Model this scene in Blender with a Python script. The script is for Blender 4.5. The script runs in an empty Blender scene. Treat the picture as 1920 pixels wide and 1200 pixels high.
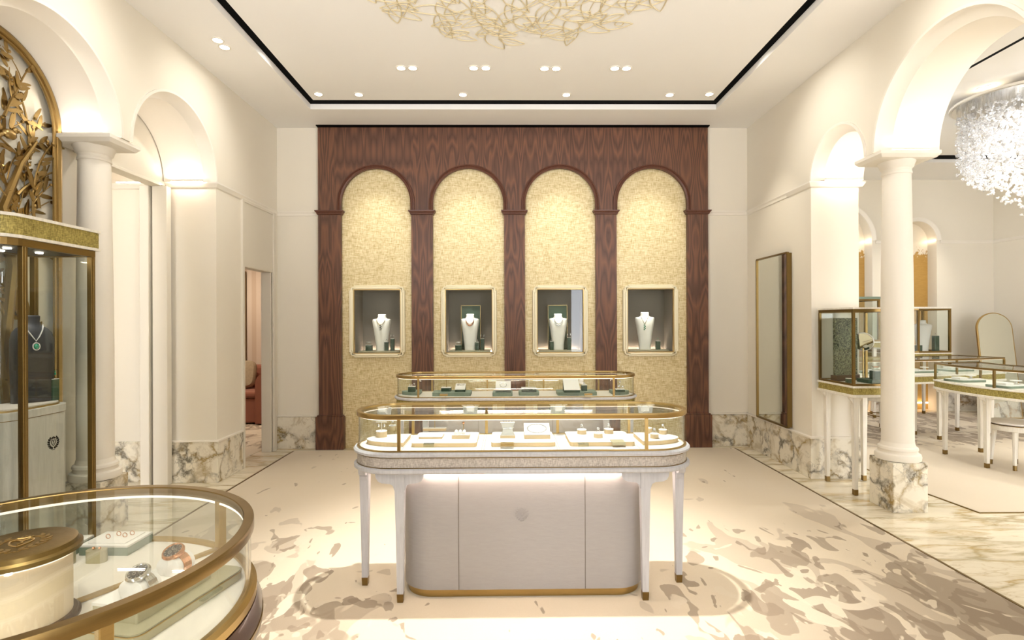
import bpy, math, random
from mathutils import Vector, Matrix
random.seed(7)
PI=math.pi
C=bpy.context.scene.collection
sc=bpy.context.scene
# ---------------------------------------------------------------- camera model (1920x1200)
F,CX,CY,YAW,ROLL,EYE=1005.155,962.357,603.395,.0115,-.0038,1.45
def ray(px,py):
    u,v=px-CX,py-CY
    c,s=math.cos(ROLL),math.sin(ROLL); u,v=c*u+s*v,-s*u+c*v
    x,y,z=u/F,1.0,-v/F
    c,s=math.cos(YAW),math.sin(YAW)
    return (c*x+s*y,-s*x+c*y,z)
def atY(px,py,y): d=ray(px,py);t=y/d[1];return Vector((d[0]*t,y,EYE+d[2]*t))
def atX(px,py,x): d=ray(px,py);t=x/d[0];return Vector((x,d[1]*t,EYE+d[2]*t))
def atZ(px,py,z): d=ray(px,py);t=(z-EYE)/d[2];return Vector((d[0]*t,d[1]*t,z))
# ---------------------------------------------------------------- materials
def lin(h):
    h=h.lstrip('#'); v=[int(h[i:i+2],16)/255 for i in (0,2,4)]
    return tuple(((x+.055)/1.055)**2.4 if x>.04045 else x/12.92 for x in v)+(1,)
M={}
class NT:
    def __init__(s,name):
        m=bpy.data.materials.new(name); m.use_nodes=True; s.m=m; s.t=m.node_tree; s.t.nodes.clear()
        s.out=s.n('ShaderNodeOutputMaterial')
    def n(s,k,**kw):
        o=s.t.nodes.new(k)
        for a,b in kw.items():
            if hasattr(o,a): setattr(o,a,b)
            else: o.inputs[a].default_value=b
        return o
    def l(s,a,b): s.t.links.new(a,b)
    def math(s,op,a,b=None,c=None):
        o=s.n('ShaderNodeMath',operation=op)
        for i,v in enumerate((a,b,c)):
            if v is None: continue
            if isinstance(v,(int,float)): o.inputs[i].default_value=v
            else: s.l(v,o.inputs[i])
        return o.outputs[0]
    def pos(s,scale=(1,1,1),rot=(0,0,0),loc=(0,0,0),obj=False):
        g=s.n('ShaderNodeTexCoord').outputs['Object'] if obj else s.n('ShaderNodeNewGeometry').outputs['Position']
        mp=s.n('ShaderNodeMapping'); s.l(g,mp.inputs[0]); mp.inputs['Scale'].default_value=scale
        mp.inputs['Rotation'].default_value=rot; mp.inputs['Location'].default_value=loc
        return mp.outputs[0]
    def noise(s,v,sc_,det=3,rough=.5,dist=0):
        o=s.n('ShaderNodeTexNoise'); s.l(v,o.inputs['Vector']); o.inputs['Scale'].default_value=sc_
        o.inputs['Detail'].default_value=det;o.inputs['Roughness'].default_value=rough;o.inputs['Distortion'].default_value=dist
        return o.outputs['Fac']
    def ramp(s,f,stops):
        r=s.n('ShaderNodeValToRGB'); s.l(f,r.inputs[0]); e=r.color_ramp.elements
        while len(e)<len(stops): e.new(.5)
        for i,(p,c) in enumerate(stops):
            e[i].position=p; e[i].color=c if not isinstance(c,(int,float)) else (c,c,c,1)
        return r.outputs[0]
    def mix(s,f,a,b):
        o=s.n('ShaderNodeMix',data_type='RGBA')
        for sock,v in ((o.inputs[0],f),(o.inputs[6],a),(o.inputs[7],b)):
            if isinstance(v,(int,float,tuple)): sock.default_value=v
            else: s.l(v,sock)
        return o.outputs[2]
    def bsdf(s,col,rough=.5,metal=0,spec=.5,bump=None,bstr=.1,bdist=.01,coat=0,sheen=0):
        b=s.n('ShaderNodeBsdfPrincipled')
        if isinstance(col,tuple): b.inputs['Base Color'].default_value=col
        else: s.l(col,b.inputs['Base Color'])
        if isinstance(rough,(int,float)): b.inputs['Roughness'].default_value=rough
        else: s.l(rough,b.inputs['Roughness'])
        b.inputs['Metallic'].default_value=metal; b.inputs['Specular IOR Level'].default_value=spec
        b.inputs['Coat Weight'].default_value=coat; b.inputs['Sheen Weight'].default_value=sheen
        if bump is not None:
            k=s.n('ShaderNodeBump'); s.l(bump,k.inputs['Height']); k.inputs['Strength'].default_value=bstr; k.inputs['Distance'].default_value=bdist
            s.l(k.outputs[0],b.inputs['Normal'])
        s.l(b.outputs[0],s.out.inputs[0]); return b
def plain(name,h,rough=.5,metal=0,spec=.5,var=.06,scale=6,bstr=.05,obj=False,sheen=0,coat=0):
    t=NT(name); c=lin(h); v=t.pos(obj=obj); f=t.noise(v,scale,4)
    d=tuple(x*(1-var) for x in c[:3])+(1,)
    fine=t.noise(v,scale*40,2)
    t.bsdf(t.mix(f,c,d),rough,metal,spec,fine,bstr,.003,coat,sheen); M[name]=t.m
plain('wall','E9E2D3',.72,spec=.25,var=.05,scale=1.3)
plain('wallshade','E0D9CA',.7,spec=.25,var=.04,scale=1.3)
plain('ceilpaint','F5F3EF',.8,spec=.2,var=.03,scale=1)
plain('plaster','ECE6DA',.6,spec=.3,var=.03,scale=3)
plain('pinkwall','DBCAB6',.8,var=.05,scale=2)
plain('white','E4DFD8',.45,var=.02)
plain('greyfloor','C9C2B4',.6)
plain('deckcream','DED5C8',.5,var=.02,scale=9)
plain('framecream','EFE6C8',.45,var=.02)
plain('bustwhite','F6F2E8',.5,var=.01)
plain('treeback','E6DECB',.45,var=.08,scale=3)
plain('drumcream','FCE6C6',.5,var=.01,bstr=0)
plain('beigebox','CDB48C',.55,var=.04,scale=14)
plain('traytop','CFCAC5',.5,var=.02,scale=14)
plain('green','2C4834',.5,var=.2,scale=10)
plain('sage','7E8E7E',.5,var=.1,scale=10)
plain('darkgrey','1D1E22',.6,var=.1,scale=3)
plain('nichegrey','7C756B',.75,var=.06,scale=3)
plain('black','050505',.9,var=.02,spec=.1)
plain('champagne','B5AD90',.35,var=.05,metal=.3,scale=8)
plain('rust','94563C',.8,var=.25,scale=4,sheen=.3)
plain('cushion','A99678',.9,var=.35,scale=30,bstr=.4)
plain('cushiondark','7A6238',.9,var=.35,scale=30,bstr=.4)
plain('sheet','D9D8D2',.4,var=.02)
plain('brownbelly','4E3323',.35,var=.25,scale=8,coat=.3)
plain('silver','D8D6D2',.18,metal=1,var=.03)
plain('rosegold','D49A72',.2,metal=1,var=.03)
plain('watchface','1E2226',.2,var=.05)
plain('emerald','0F8F6A',.05,var=.2,scale=60,coat=1)
plain('diamond','F2F2F4',.12,metal=.7,var=.25,scale=220)
plain('greymetal','A8A39A',.3,metal=.6,var=.04)
plain('seam','6F665E',.6,var=.02)
plain('ribbed','D8CDB8',.5,var=.02)
plain('reliefgold','D9CBA8',.5,metal=.15,var=.05)
plain('holderwhite','FAF7F0',.5,var=.01)
def glass(name,tint='F4F9F6',refl=1.0,rough=.0):
    t=NT(name); tr=t.n('ShaderNodeBsdfTransparent'); tr.inputs[0].default_value=lin(tint)
    g=t.n('ShaderNodeBsdfGlossy'); g.inputs['Roughness'].default_value=rough
    ge=t.n('ShaderNodeNewGeometry'); dp=t.n('ShaderNodeVectorMath',operation='DOT_PRODUCT'); t.l(ge.outputs['Incoming'],dp.inputs[0]); t.l(ge.outputs['Normal'],dp.inputs[1])
    k=t.math('POWER',t.math('SUBTRACT',1.0,t.math('ABSOLUTE',dp.outputs['Value'])),5.0)
    f=t.math('MULTIPLY',t.math('ADD',t.math('MULTIPLY',k,.95),.04),refl*.8)
    m=t.n('ShaderNodeMixShader'); t.l(f,m.inputs[0]); t.l(tr.outputs[0],m.inputs[1]); t.l(g.outputs[0],m.inputs[2]); t.l(m.outputs[0],t.out.inputs[0]); M[name]=t.m
glass('glass','FCFEFD'); glass('acrylic','EDF1EE',1.3)
def crystal():
    t=NT('crystal'); tr=t.n('ShaderNodeBsdfTransparent'); g=t.n('ShaderNodeBsdfGlossy'); g.inputs['Roughness'].default_value=.08
    d=t.n('ShaderNodeBsdfDiffuse'); d.inputs[0].default_value=lin('FFFFFF'); tl=t.n('ShaderNodeBsdfTranslucent'); tl.inputs[0].default_value=lin('FFFFFF')
    a=t.n('ShaderNodeMixShader'); a.inputs[0].default_value=.25; t.l(d.outputs[0],a.inputs[1]); t.l(tl.outputs[0],a.inputs[2])
    b=t.n('ShaderNodeMixShader'); b.inputs[0].default_value=.3; t.l(a.outputs[0],b.inputs[1]); t.l(g.outputs[0],b.inputs[2])
    lw=t.n('ShaderNodeLayerWeight'); lw.inputs[0].default_value=.35
    f=t.math('ADD',t.math('MULTIPLY',lw.outputs['Facing'],.45),.5)
    c=t.n('ShaderNodeMixShader'); t.l(f,c.inputs[0]); t.l(tr.outputs[0],c.inputs[1]); t.l(b.outputs[0],c.inputs[2]); t.l(c.outputs[0],t.out.inputs[0]); M['crystal']=t.m
crystal()
def emit(name,col,s):
    t=NT(name); e=t.n('ShaderNodeEmission'); e.inputs[0].default_value=lin(col); e.inputs[1].default_value=s; t.l(e.outputs[0],t.out.inputs[0]); M[name]=t.m
emit('lamp','FFF3E0',14); emit('cove','FFE6D2',34); emit('tableglow','FFE6D2',30); emit('covesoft','FFE2C0',7); emit('caselight','FFEBD0',1.3)
def brass(name,h,rough,aniso_scale=(2,2,60)):
    t=NT(name); v=t.pos(scale=aniso_scale); f=t.noise(v,6,4)
    c=lin(h); d=tuple(x*.8 for x in c[:3])+(1,)
    t.bsdf(t.mix(f,c,d),t.math('ADD',t.math('MULTIPLY',f,.15),rough-.07),1,.5,f,.03,.002); M[name]=t.m
brass('brassrim','8E764A',.3); brass('brass','BFA36B',.3); brass('brassdark','8F774A',.32); brass('brasslid','857044',.35,(20,20,20)); brass('goldleaf','AC9260',.3,(8,8,8))
def mirror():
    t=NT('mirror'); t.bsdf(lin('E4E6DC'),.01,1); M['mirror']=t.m
mirror()
def marble(name,base='F1EBE0',vein='8E8172',gold='B98F52',scale=2.2,amount=1.0,rot=(0,0,.4),stretch=(1,1,1),rough=.18,patchy=.0):
    t=NT(name); v=t.pos(scale=stretch,rot=rot)
    w=t.n('ShaderNodeTexNoise'); t.l(v,w.inputs['Vector']); w.inputs['Scale'].default_value=scale*1.1; w.inputs['Detail'].default_value=6; w.inputs['Roughness'].default_value=.6
    mx=t.n('ShaderNodeVectorMath',operation='MULTIPLY_ADD'); t.l(w.outputs['Color'],mx.inputs[0]); mx.inputs[1].default_value=(.9/scale*1.6,)*3; t.l(v,mx.inputs[2])
    def veins(s,width,seed):
        vo=t.n('ShaderNodeTexVoronoi',feature='DISTANCE_TO_EDGE'); a=t.n('ShaderNodeVectorMath',operation='ADD'); t.l(mx.outputs[0],a.inputs[0]); a.inputs[1].default_value=(seed,seed*2,seed*3)
        t.l(a.outputs[0],vo.inputs['Vector']); vo.inputs['Scale'].default_value=s
        return t.ramp(vo.outputs['Distance'],[(0,1.0),(width*.35,.55),(width,0.0)])
    patch=t.ramp(t.noise(v,scale*.9,3),[(.32,0.0),(.55,1.0)])
    patch2=t.ramp(t.noise(v,scale*1.7,3,.5,1),[(.45,0.0),(.65,1.0)])
    v1=t.math('MULTIPLY',veins(scale*1.1,.15,3),patch)
    v2=t.math('MULTIPLY',veins(scale*3.2,.09,11),patch2)
    vt=t.math('MULTIPLY',t.math('MINIMUM',t.math('ADD',v1,t.math('MULTIPLY',v2,.6)),1.0),amount)
    gm=t.ramp(t.noise(v,scale*1.3,3,.5,.5),[(.45,0.0),(.6,1.0)])
    vc=t.mix(gm,lin(vein),lin(gold))
    cloud=t.noise(v,scale*.7,5,.6,.6)
    gp_=t.ramp(t.noise(v,scale*.8,4,.6,1.5),[(.56,0.0),(.66,.55)])
    b=t.mix(t.ramp(cloud,[(.35,0.0),(.7,1.0)]),lin(base),tuple(x*.88 for x in lin(base)[:3])+(1,))
    b=t.mix(t.math('MULTIPLY',gp_,patchy),b,lin(gold))
    t.bsdf(t.mix(vt,b,vc),rough,0,.5); M[name]=t.m
marble('marble',amount=.95,scale=3.0)
marble('marblebase',patchy=.8,scale=4.2,vein='746E62',gold='A18850',base='EFE8D6',amount=1.0,rot=(.3,.5,.8))
marble('marblefloor',base='EDE3CC',vein='A59670',gold='B99C5E',scale=2.6,amount=.85,rot=(0,0,-.35),stretch=(.45,1.9,1),rough=.12)
def wood():
    t=NT('walnut'); g=t.n('ShaderNodeNewGeometry').outputs['Position']; s=t.n('ShaderNodeSeparateXYZ'); t.l(g,s.inputs[0])
    # veneer leaves: x repeats mirrored every .22 m
    u=t.math('PINGPONG',t.math('ADD',s.outputs[0],10.03),.112)
    leaf=t.math('FLOOR',t.math('DIVIDE',t.math('ADD',s.outputs[0],10.03),.896))
    cb=t.n('ShaderNodeCombineXYZ'); t.l(u,cb.inputs[0]); t.l(t.math('MULTIPLY',s.outputs[2],.13),cb.inputs[2]); t.l(t.math('MULTIPLY',leaf,3.7),cb.inputs[1])
    n=t.noise(cb.outputs[0],5.5,2,.45,.15)
    rings=t.math('FRACT',t.math('MULTIPLY',n,13))
    tri=t.math('ABSOLUTE',t.math('SUBTRACT',rings,.5))
    cb2=t.n('ShaderNodeCombineXYZ'); t.l(s.outputs[0],cb2.inputs[0]); t.l(t.math('MULTIPLY',s.outputs[2],.02),cb2.inputs[2]); t.l(leaf,cb2.inputs[1])
    fine=t.noise(cb2.outputs[0],90,3,.6)
    f=t.math('ADD',t.math('MULTIPLY',tri,.8),t.math('MULTIPLY',fine,.45))
    tone=t.noise(cb.outputs[0],2.5,2)
    c=t.ramp(f,[(.12,lin('402A20')),(.40,lin('634335')),(.7,lin('84593F'))])
    c=t.mix(t.math('MULTIPLY',tone,.45),c,lin('573829'))
    t.bsdf(c,.42,0,.4,fine,.08,.002); M['walnut']=t.m
    t=NT('walnutdark'); v=t.pos(scale=(6,6,1)); f=t.noise(v,9,4,.6); t.bsdf(t.mix(f,lin('4A2A20'),lin('6A4232')),.4,0,.4,f,.05,.002); M['walnutdark']=t.m
wood()
def wallpaper(name='wallpaper',a='E2D4AC',b='D0BD8C',cc='B09B68'):
    t=NT(name); h=t.noise(t.pos(scale=(14,14,150)),1.0,4,.7); v=t.noise(t.pos(scale=(150,150,14),loc=(3,1,2)),1.0,4,.7)
    k=t.noise(t.pos(),24,4,.65)
    f=t.math('ADD',t.math('ADD',t.math('MULTIPLY',h,.45),t.math('MULTIPLY',v,.45)),t.math('MULTIPLY',k,.15))
    c=t.ramp(f,[(.42,lin(cc)),(.50,lin(b)),(.57,lin(a)),(.66,lin('EFE4C4'))])
    t.bsdf(c,.5,.15,.5,f,.25,.004); M[name]=t.m
wallpaper()
def weave(name,a,b,sc_=1.0,metal=0.3):
    t=NT(name); h=t.noise(t.pos(scale=(60*sc_,60*sc_,400*sc_)),1.0,2,.6); v=t.noise(t.pos(scale=(400*sc_,400*sc_,60*sc_)),1.0,2,.6)
    f=t.math('ADD',t.math('MULTIPLY',h,.5),t.math('MULTIPLY',v,.5))
    t.bsdf(t.ramp(f,[(.4,lin(a)),(.6,lin(b))]),.5,metal,.5,f,.3,.002); M[name]=t.m
weave('greygauze','9F978F','CFC8C0',.8,.1); weave('goldweave','7E7238','C4B46A',.7,.35)
def ashwood(name,h):
    t=NT(name); f=t.noise(t.pos(scale=(30,30,3)),2,5,.65,.4); c=lin(h)
    t.bsdf(t.mix(t.ramp(f,[(.35,0.0),(.65,1.0)]),c,tuple(x*.86 for x in c[:3])+(1,)),.5,0,.4,f,.1,.002); M[name]=t.m
ashwood('ash','C2C2C6'); ashwood('ashcream','F1ECE0'); ashwood('ashgrey','C9C6BC')
def leather():
    t=NT('leather'); f=t.noise(t.pos(scale=(3,3,14)),6,5,.6,.5); t.bsdf(t.mix(f,lin('9A9695'),lin('A4A09F')),.5,0,.45,f,.15,.004); M['leather']=t.m
leather()
def carpet(name,mode):
    t=NT(name); g=t.n('ShaderNodeNewGeometry').outputs['Position']; s=t.n('ShaderNodeSeparateXYZ'); t.l(g,s.inputs[0]); X,Y=s.outputs[0],s.outputs[1]
    base=t.mix(t.noise(t.pos(),1.5,4),lin('DDD0BA'),lin('D6C7AE'))
    pile=t.noise(t.pos(),420,2,.7)
    if mode=='main':
        yb=t.n('ShaderNodeMapRange'); t.l(Y,yb.inputs[0]); yb.inputs[1].default_value=4.3; yb.inputs[2].default_value=2.1; yb.inputs[3].default_value=-.2; yb.inputs[4].default_value=.085
        ax=t.math('ABSOLUTE',t.math('SUBTRACT',X,.1)); xb=t.n('ShaderNodeMapRange'); t.l(ax,xb.inputs[0]); xb.inputs[1].default_value=.45; xb.inputs[2].default_value=1.25; xb.inputs[3].default_value=-.15; xb.inputs[4].default_value=.03
        bias=t.math('ADD',yb.outputs[0],xb.outputs[0])
    else:
        yb=t.n('ShaderNodeMapRange'); t.l(Y,yb.inputs[0]); yb.inputs[1].default_value=5.4; yb.inputs[2].default_value=6.6; yb.inputs[3].default_value=-.3; yb.inputs[4].default_value=.05
        bias=yb.outputs[0]  # denser streaks at the back, with the shade there put into the colour
    def blot(seed,scl,lo,soft=.012,rot=.5,st=(1.5,1,1)):
        n=t.noise(t.pos(scale=st,rot=(0,0,rot),loc=(seed,seed*1.7,0)),scl,2.5,.45,.9)
        n=t.math('ADD',n,bias)
        return t.ramp(n,[(lo,0.0),(lo+soft,1.0)])
    c=t.mix(t.math('MULTIPLY',blot(1.3,2.0,.50),.75),base,lin('B9AA95'))
    c=t.mix(t.math('MULTIPLY',blot(5.1,2.8,.55,.01,-.5,(1.7,1,1)),.8),c,lin('988874'))
    c=t.mix(t.math('MULTIPLY',blot(9.4,4.2,.57,.01,.6,(1.9,1,1)),.8),c,lin('8B7A67'))
    c=t.mix(t.math('MULTIPLY',blot(15.0,3.2,.60,.01,.2,(1.4,1,1)),.9),c,lin('DBCEB8'))
    c=t.mix(t.math('MULTIPLY',pile,.25),c,lin('8C7C68'))
    t.bsdf(c,.95,0,.1,pile,.35,.004,0,.2); M[name]=t.m
carpet('carpetmain','main'); carpet('carpetside','side')
def golddust():
    t=NT('golddust'); g=t.n('ShaderNodeNewGeometry').outputs['Position']; s=t.n('ShaderNodeSeparateXYZ'); t.l(g,s.inputs[0])
    mr=t.n('ShaderNodeMapRange'); t.l(s.outputs[2],mr.inputs[0]); mr.inputs[1].default_value=2.75; mr.inputs[2].default_value=2.35; mr.inputs[3].default_value=-.28; mr.inputs[4].default_value=.3
    n=t.noise(t.pos(scale=(14,14,10)),1,5,.8)
    f=t.ramp(t.math('ADD',n,mr.outputs[0]),[(.48,0.0),(.52,1.0)])
    w=t.noise(t.pos(scale=(12,12,70)),1,4,.7)
    t.bsdf(t.mix(f,lin('EEE6D4'),t.mix(w,lin('C9A25A'),lin('A67F3C'))),.45,.2,.5); M['golddust']=t.m
golddust()
def stripes():
    t=NT('stripes'); g=t.n('ShaderNodeNewGeometry').outputs['Position']; s=t.n('ShaderNodeSeparateXYZ'); t.l(g,s.inputs[0])
    f=t.math('FRACT',t.math('MULTIPLY',s.outputs[0],7)); r=t.ramp(f,[(0,.0),(.48,.0),(.52,1.0),(.97,1.0),(1,0.0)])
    t.bsdf(t.mix(r,lin('DCCAB6'),lin('D0BAA2')),.8); M['stripes']=t.m
stripes()
def treerelief():
    t=NT('treerelief'); n=t.noise(t.pos(scale=(1,1,1)),28,4,.6,2.5); r=t.ramp(t.math('ABSOLUTE',t.math('SUBTRACT',n,.5)),[(0,0.0),(.06,1.0)])
    t.bsdf(t.mix(r,lin('A0A682'),lin('2A2F24')),.5,.2,.5,n,.8,.01); M['treerelief']=t.m
treerelief()
# ---------------------------------------------------------------- mesh builder
def offset(pts,d):
    """offset closed CCW outline outward by d"""
    n=len(pts); out=[]
    for i in range(n):
        p0,p1,p2=pts[i-1],pts[i],pts[(i+1)%n]
        a=Vector((p1[0]-p0[0],p1[1]-p0[1])); b=Vector((p2[0]-p1[0],p2[1]-p1[1]))
        if a.length<1e-9: a=b
        if b.length<1e-9: b=a
        a.normalize(); b.normalize()
        na=Vector((a.y,-a.x)); nb=Vector((b.y,-b.x)); m=na+nb
        if m.length<1e-6: m=na
        m.normalize(); k=max(.35,m.dot(na)); out.append((p1[0]+m.x*d/k,p1[1]+m.y*d/k))
    return out
def stadium(cx,cy,a,r,n=16):
    pts=[]
    for i in range(n+1): t=-PI/2+PI*i/n; pts.append((cx+a-r+r*math.cos(t),cy+r*math.sin(t)))
    for i in range(n+1): t=PI/2+PI*i/n; pts.append((cx-a+r+r*math.cos(t),cy+r*math.sin(t)))
    return pts
def circle(cx,cy,r,n=48): return [(cx+r*math.cos(2*PI*i/n),cy+r*math.sin(2*PI*i/n)) for i in range(n)]
def rrect(x0,x1,y0,y1,r,n=5,which=(1,1,1,1)):
    pts=[]
    for k,(cx,cy,t0) in enumerate(((x1,y0,-PI/2),(x1,y1,0),(x0,y1,PI/2),(x0,y0,PI))):
        if which[k] and r>0:
            sx=-1 if cx==x1 else 1; sy=1 if cy==y0 else -1
            for i in range(n+1): t=t0+PI/2*i/n; pts.append((cx+sx*r+r*math.cos(t),cy+sy*r+r*math.sin(t)))
        else: pts.append((cx,cy))
    return pts
class MB:
    def __init__(s,mat=None): s.v=[];s.f=[];s.M=mat
    def add(s,vs,fs,m=None):
        k=len(s.v)
        for v in vs:
            v=Vector(v)
            if m is not None: v=m@v
            if s.M is not None: v=s.M@v
            s.v.append(tuple(v))
        s.f+= [tuple(i+k for i in f) for f in fs]; return s
    def box(s,x0,x1,y0,y1,z0,z1,m=None):
        return s.add([(x0,y0,z0),(x1,y0,z0),(x1,y1,z0),(x0,y1,z0),(x0,y0,z1),(x1,y0,z1),(x1,y1,z1),(x0,y1,z1)],
          [(0,3,2,1),(4,5,6,7),(0,1,5,4),(1,2,6,5),(2,3,7,6),(3,0,4,7)],m)
    def loft(s,rings,cap0=True,cap1=True,closed=False,m=None):
        n=len(rings[0]); vs=[p for r in rings for p in r]; fs=[]
        K=len(rings)
        for k in range(K if closed else K-1):
            a=k*n;b=((k+1)%K)*n
            for i in range(n): j=(i+1)%n; fs.append((a+i,a+j,b+j,b+i))
        if not closed:
            if cap0: fs.append(tuple(range(n))[::-1])
            if cap1: fs.append(tuple((K-1)*n+i for i in range(n)))
        return s.add(vs,fs,m)
    def prism(s,pts,z0,z1,m=None): return s.loft([[(x,y,z0) for x,y in pts],[(x,y,z1) for x,y in pts]],m=m)
    def prismY(s,pts,y0,y1,m=None): # pts (x,z)
        return s.loft([[(x,y0,z) for x,z in pts],[(x,y1,z) for x,z in pts]],m=m)
    def prismX(s,pts,x0,x1,m=None): # pts (y,z)
        return s.loft([[(x0,y,z) for y,z in pts],[(x1,y,z) for y,z in pts]],m=m)
    def sweep(s,outline,prof,m=None): # prof closed [(d,z)]
        return s.loft([[(x,y,z) for x,y in offset(outline,d)] for d,z in prof],closed=True,m=m)
    def band(s,outline,d0,d1,z0,z1,m=None): return s.sweep(outline,[(d0,z0),(d1,z0),(d1,z1),(d0,z1)],m)
    def lathe(s,prof,cx=0,cy=0,cz=0,n=24,m=None):
        return s.loft([[(cx+r*math.cos(2*PI*i/n),cy+r*math.sin(2*PI*i/n),cz+z) for i in range(n)] for r,z in prof],m=m)
    def tube(s,path,r,n=8,closed=False,m=None,rad=None):
        P=[Vector(p) for p in path]; K=len(P); rings=[]; up=None
        for i in range(K):
            if closed: d=P[(i+1)%K]-P[i-1]
            else: d=P[min(i+1,K-1)]-P[max(i-1,0)]
            d.normalize()
            if up is None: up=Vector((0,0,1)) if abs(d.z)<.9 else Vector((1,0,0))
            a=d.cross(up)
            if a.length<1e-5: a=d.cross(Vector((.3,.9,.1)))
            a.normalize(); b=a.cross(d).normalized(); up=b
            rr=rad[i] if rad else r
            rings.append([tuple(P[i]+rr*(a*math.cos(2*PI*k/n)+b*math.sin(2*PI*k/n))) for k in range(n)])
        return s.loft(rings,closed=closed,m=m)
    def ball(s,c,rx,ry=None,rz=None,n=10,k=6,m=None):
        ry=ry or rx; rz=rz or rx
        rings=[[(c[0]+rx*math.sin(PI*j/k)*math.cos(2*PI*i/n),c[1]+ry*math.sin(PI*j/k)*math.sin(2*PI*i/n),c[2]-rz*math.cos(PI*j/k)) for i in range(n)] for j in range(1,k)]
        return s.loft(rings,m=m)
    def cyl(s,cx,cy,r,z0,z1,n=20,m=None): return s.lathe([(r,z0),(r,z1)],cx,cy,0,n,m)
def link(name,mb,mat,parent=None,world=False,smooth=False,bev=0,kind=None,label=None):
    me=bpy.data.meshes.new(name); me.from_pydata(mb.v,[],mb.f); me.validate(); me.update()
    import bmesh
    bm=bmesh.new(); bm.from_mesh(me); bmesh.ops.recalc_face_normals(bm,faces=bm.faces); bm.to_mesh(me); bm.free()
    o=bpy.data.objects.new(name,me); C.objects.link(o); me.materials.append(M[mat])
    if parent is not None:
        o.parent=parent
        if world: o.location=-Vector(parent.location) if parent.parent is None and parent.type=='EMPTY' else (0,0,0)
    if smooth:
        me.shade_smooth()
        me.set_sharp_from_angle(angle=math.radians(38))
    if bev:
        b=o.modifiers.new('bevel','BEVEL'); b.width=bev; b.segments=2; b.limit_method='ANGLE'; b.angle_limit=math.radians(40)
    if kind: o['kind']=kind
    if label: o['label']=label
    return o
def thing(name,label,cat,loc=(0,0,0),rz=0,group=None):
    o=bpy.data.objects.new(name,None); C.objects.link(o); o.location=loc; o.rotation_euler=(0,0,rz); o.empty_display_size=.1
    o['label']=label;o['category']=cat
    if group:o['group']=group
    return o
def tag(o,label,cat,group=None,kind=None):
    o['label']=label;o['category']=cat
    if group:o['group']=group
    if kind:o['kind']=kind
    return o
def struct(name,mb,mat,**k): return link(name,mb,mat,kind='structure',**k)
def dup(root,loc,label=None,group=None,rz=None):
    r=root.copy(); C.objects.link(r); r.location=loc
    if rz is not None: r.rotation_euler=(0,0,rz)
    if label:r['label']=label
    if group:r['group']=group
    for ch in list(root.children):
        c=ch.copy(); C.objects.link(c); c.parent=r
        for g in ch.children:
            d=g.copy(); C.objects.link(d); d.parent=c
    return r
def arc(cx,cz,r,t0,t1,n): return [(cx+r*math.cos(t0+(t1-t0)*i/n),cz+r*math.sin(t0+(t1-t0)*i/n)) for i in range(n+1)]
# ================================================================= ROOM
XL,XR,YB,H,ZS=-2.646,2.80,6.207,3.693,2.727
YF=-3.0
# floor
struct('floor',MB().box(-7,8.5,YF,9.2,-.1,0),'marblefloor')
# carpets
cp=MB().box(-2.40,2.575,YF+.2,6.07,0,.006); o=link('carpet',cp,'carpetmain'); tag(o,'cream carpet with brown leaf blotches in the middle of the main room','carpet')
ed=MB()
for x in (-2.412,2.587): ed.box(x-.008,x+.008,YF+.2,6.07,0,.007)
struct('trim_1',ed,'brassdark')
pts=[(3.53,YF+6.98),(3.85,3.985),(7.5,3.985),(7.5,8.4),(3.53,8.4)]
o=link('carpet',MB().prism([(3.50,4.45),(3.545,3.986),(7.7,3.986),(7.7,8.35),(3.50,8.35)],0,.006),'carpetside'); tag(o,'pale carpet of the side room beyond the right column, darker at its back','carpet')
struct('trim_2',MB().band([(3.50,4.45),(3.545,3.986),(7.7,3.986),(7.7,8.35),(3.50,8.35)],0,.012,0,.007),'brassdark')
o=link('carpet',MB().box(-6.5,-2.80,5.45,9.0,0,.006),'carpetside'); tag(o,'patterned carpet of the small lounge behind the left doorway','carpet')
# ceiling
SX0,SX1,SY=-2.06,2.225,5.66
def ring_ceiling(name,x0,x1,y0,y1,a0,a1,b0,b1,z):
    m=MB(); T=.12
    m.box(x0,a0,y0,y1,z,z+T); m.box(a1,x1,y0,y1,z,z+T); m.box(a0,a1,b1,y1,z,z+T)
    if b0>y0: m.box(a0,a1,y0,b0,z,z+T)
    return struct(name,m,'ceilpaint')
ring_ceiling('ceiling',-3.1,3.25,YF,YB+.1,SX0,SX1,YF,SY,H)
struct('ceiling.001',MB().box(SX0+.07,SX1-.07,YF,SY-.115,H+.05,H+.13),'ceilpaint')
struct('trim_3',MB().box(SX0-.02,SX1+.02,YF,SY+.02,H+.14,H+.18),'black')
# black slot body just below the void so it reads black
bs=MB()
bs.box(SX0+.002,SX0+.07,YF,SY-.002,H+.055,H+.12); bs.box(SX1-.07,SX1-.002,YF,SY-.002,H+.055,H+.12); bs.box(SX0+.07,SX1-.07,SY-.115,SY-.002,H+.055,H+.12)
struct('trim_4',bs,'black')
struct('trim_5',MB().box(-2.16,2.325,6.10,6.2,H-.012,H+.002),'black')
# side room ceiling
ring_ceiling('ceiling.002',3.24,8.6,YF,8.9,4.1,7.3,2.6,7.55,H)
struct('ceiling.003',MB().box(4.22,7.18,2.72,7.38,H+.05,H+.13),'ceilpaint')
b2=MB(); b2.box(4.05,7.35,2.55,7.6,H+.14,H+.18); b2.box(4.102,4.22,2.6,7.548,H+.045,H+.12); b2.box(7.18,7.298,2.6,7.548,H+.045,H+.12); b2.box(4.22,7.18,7.38,7.548,H+.045,H+.12)
struct('trim_6',b2,'black')
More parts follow.
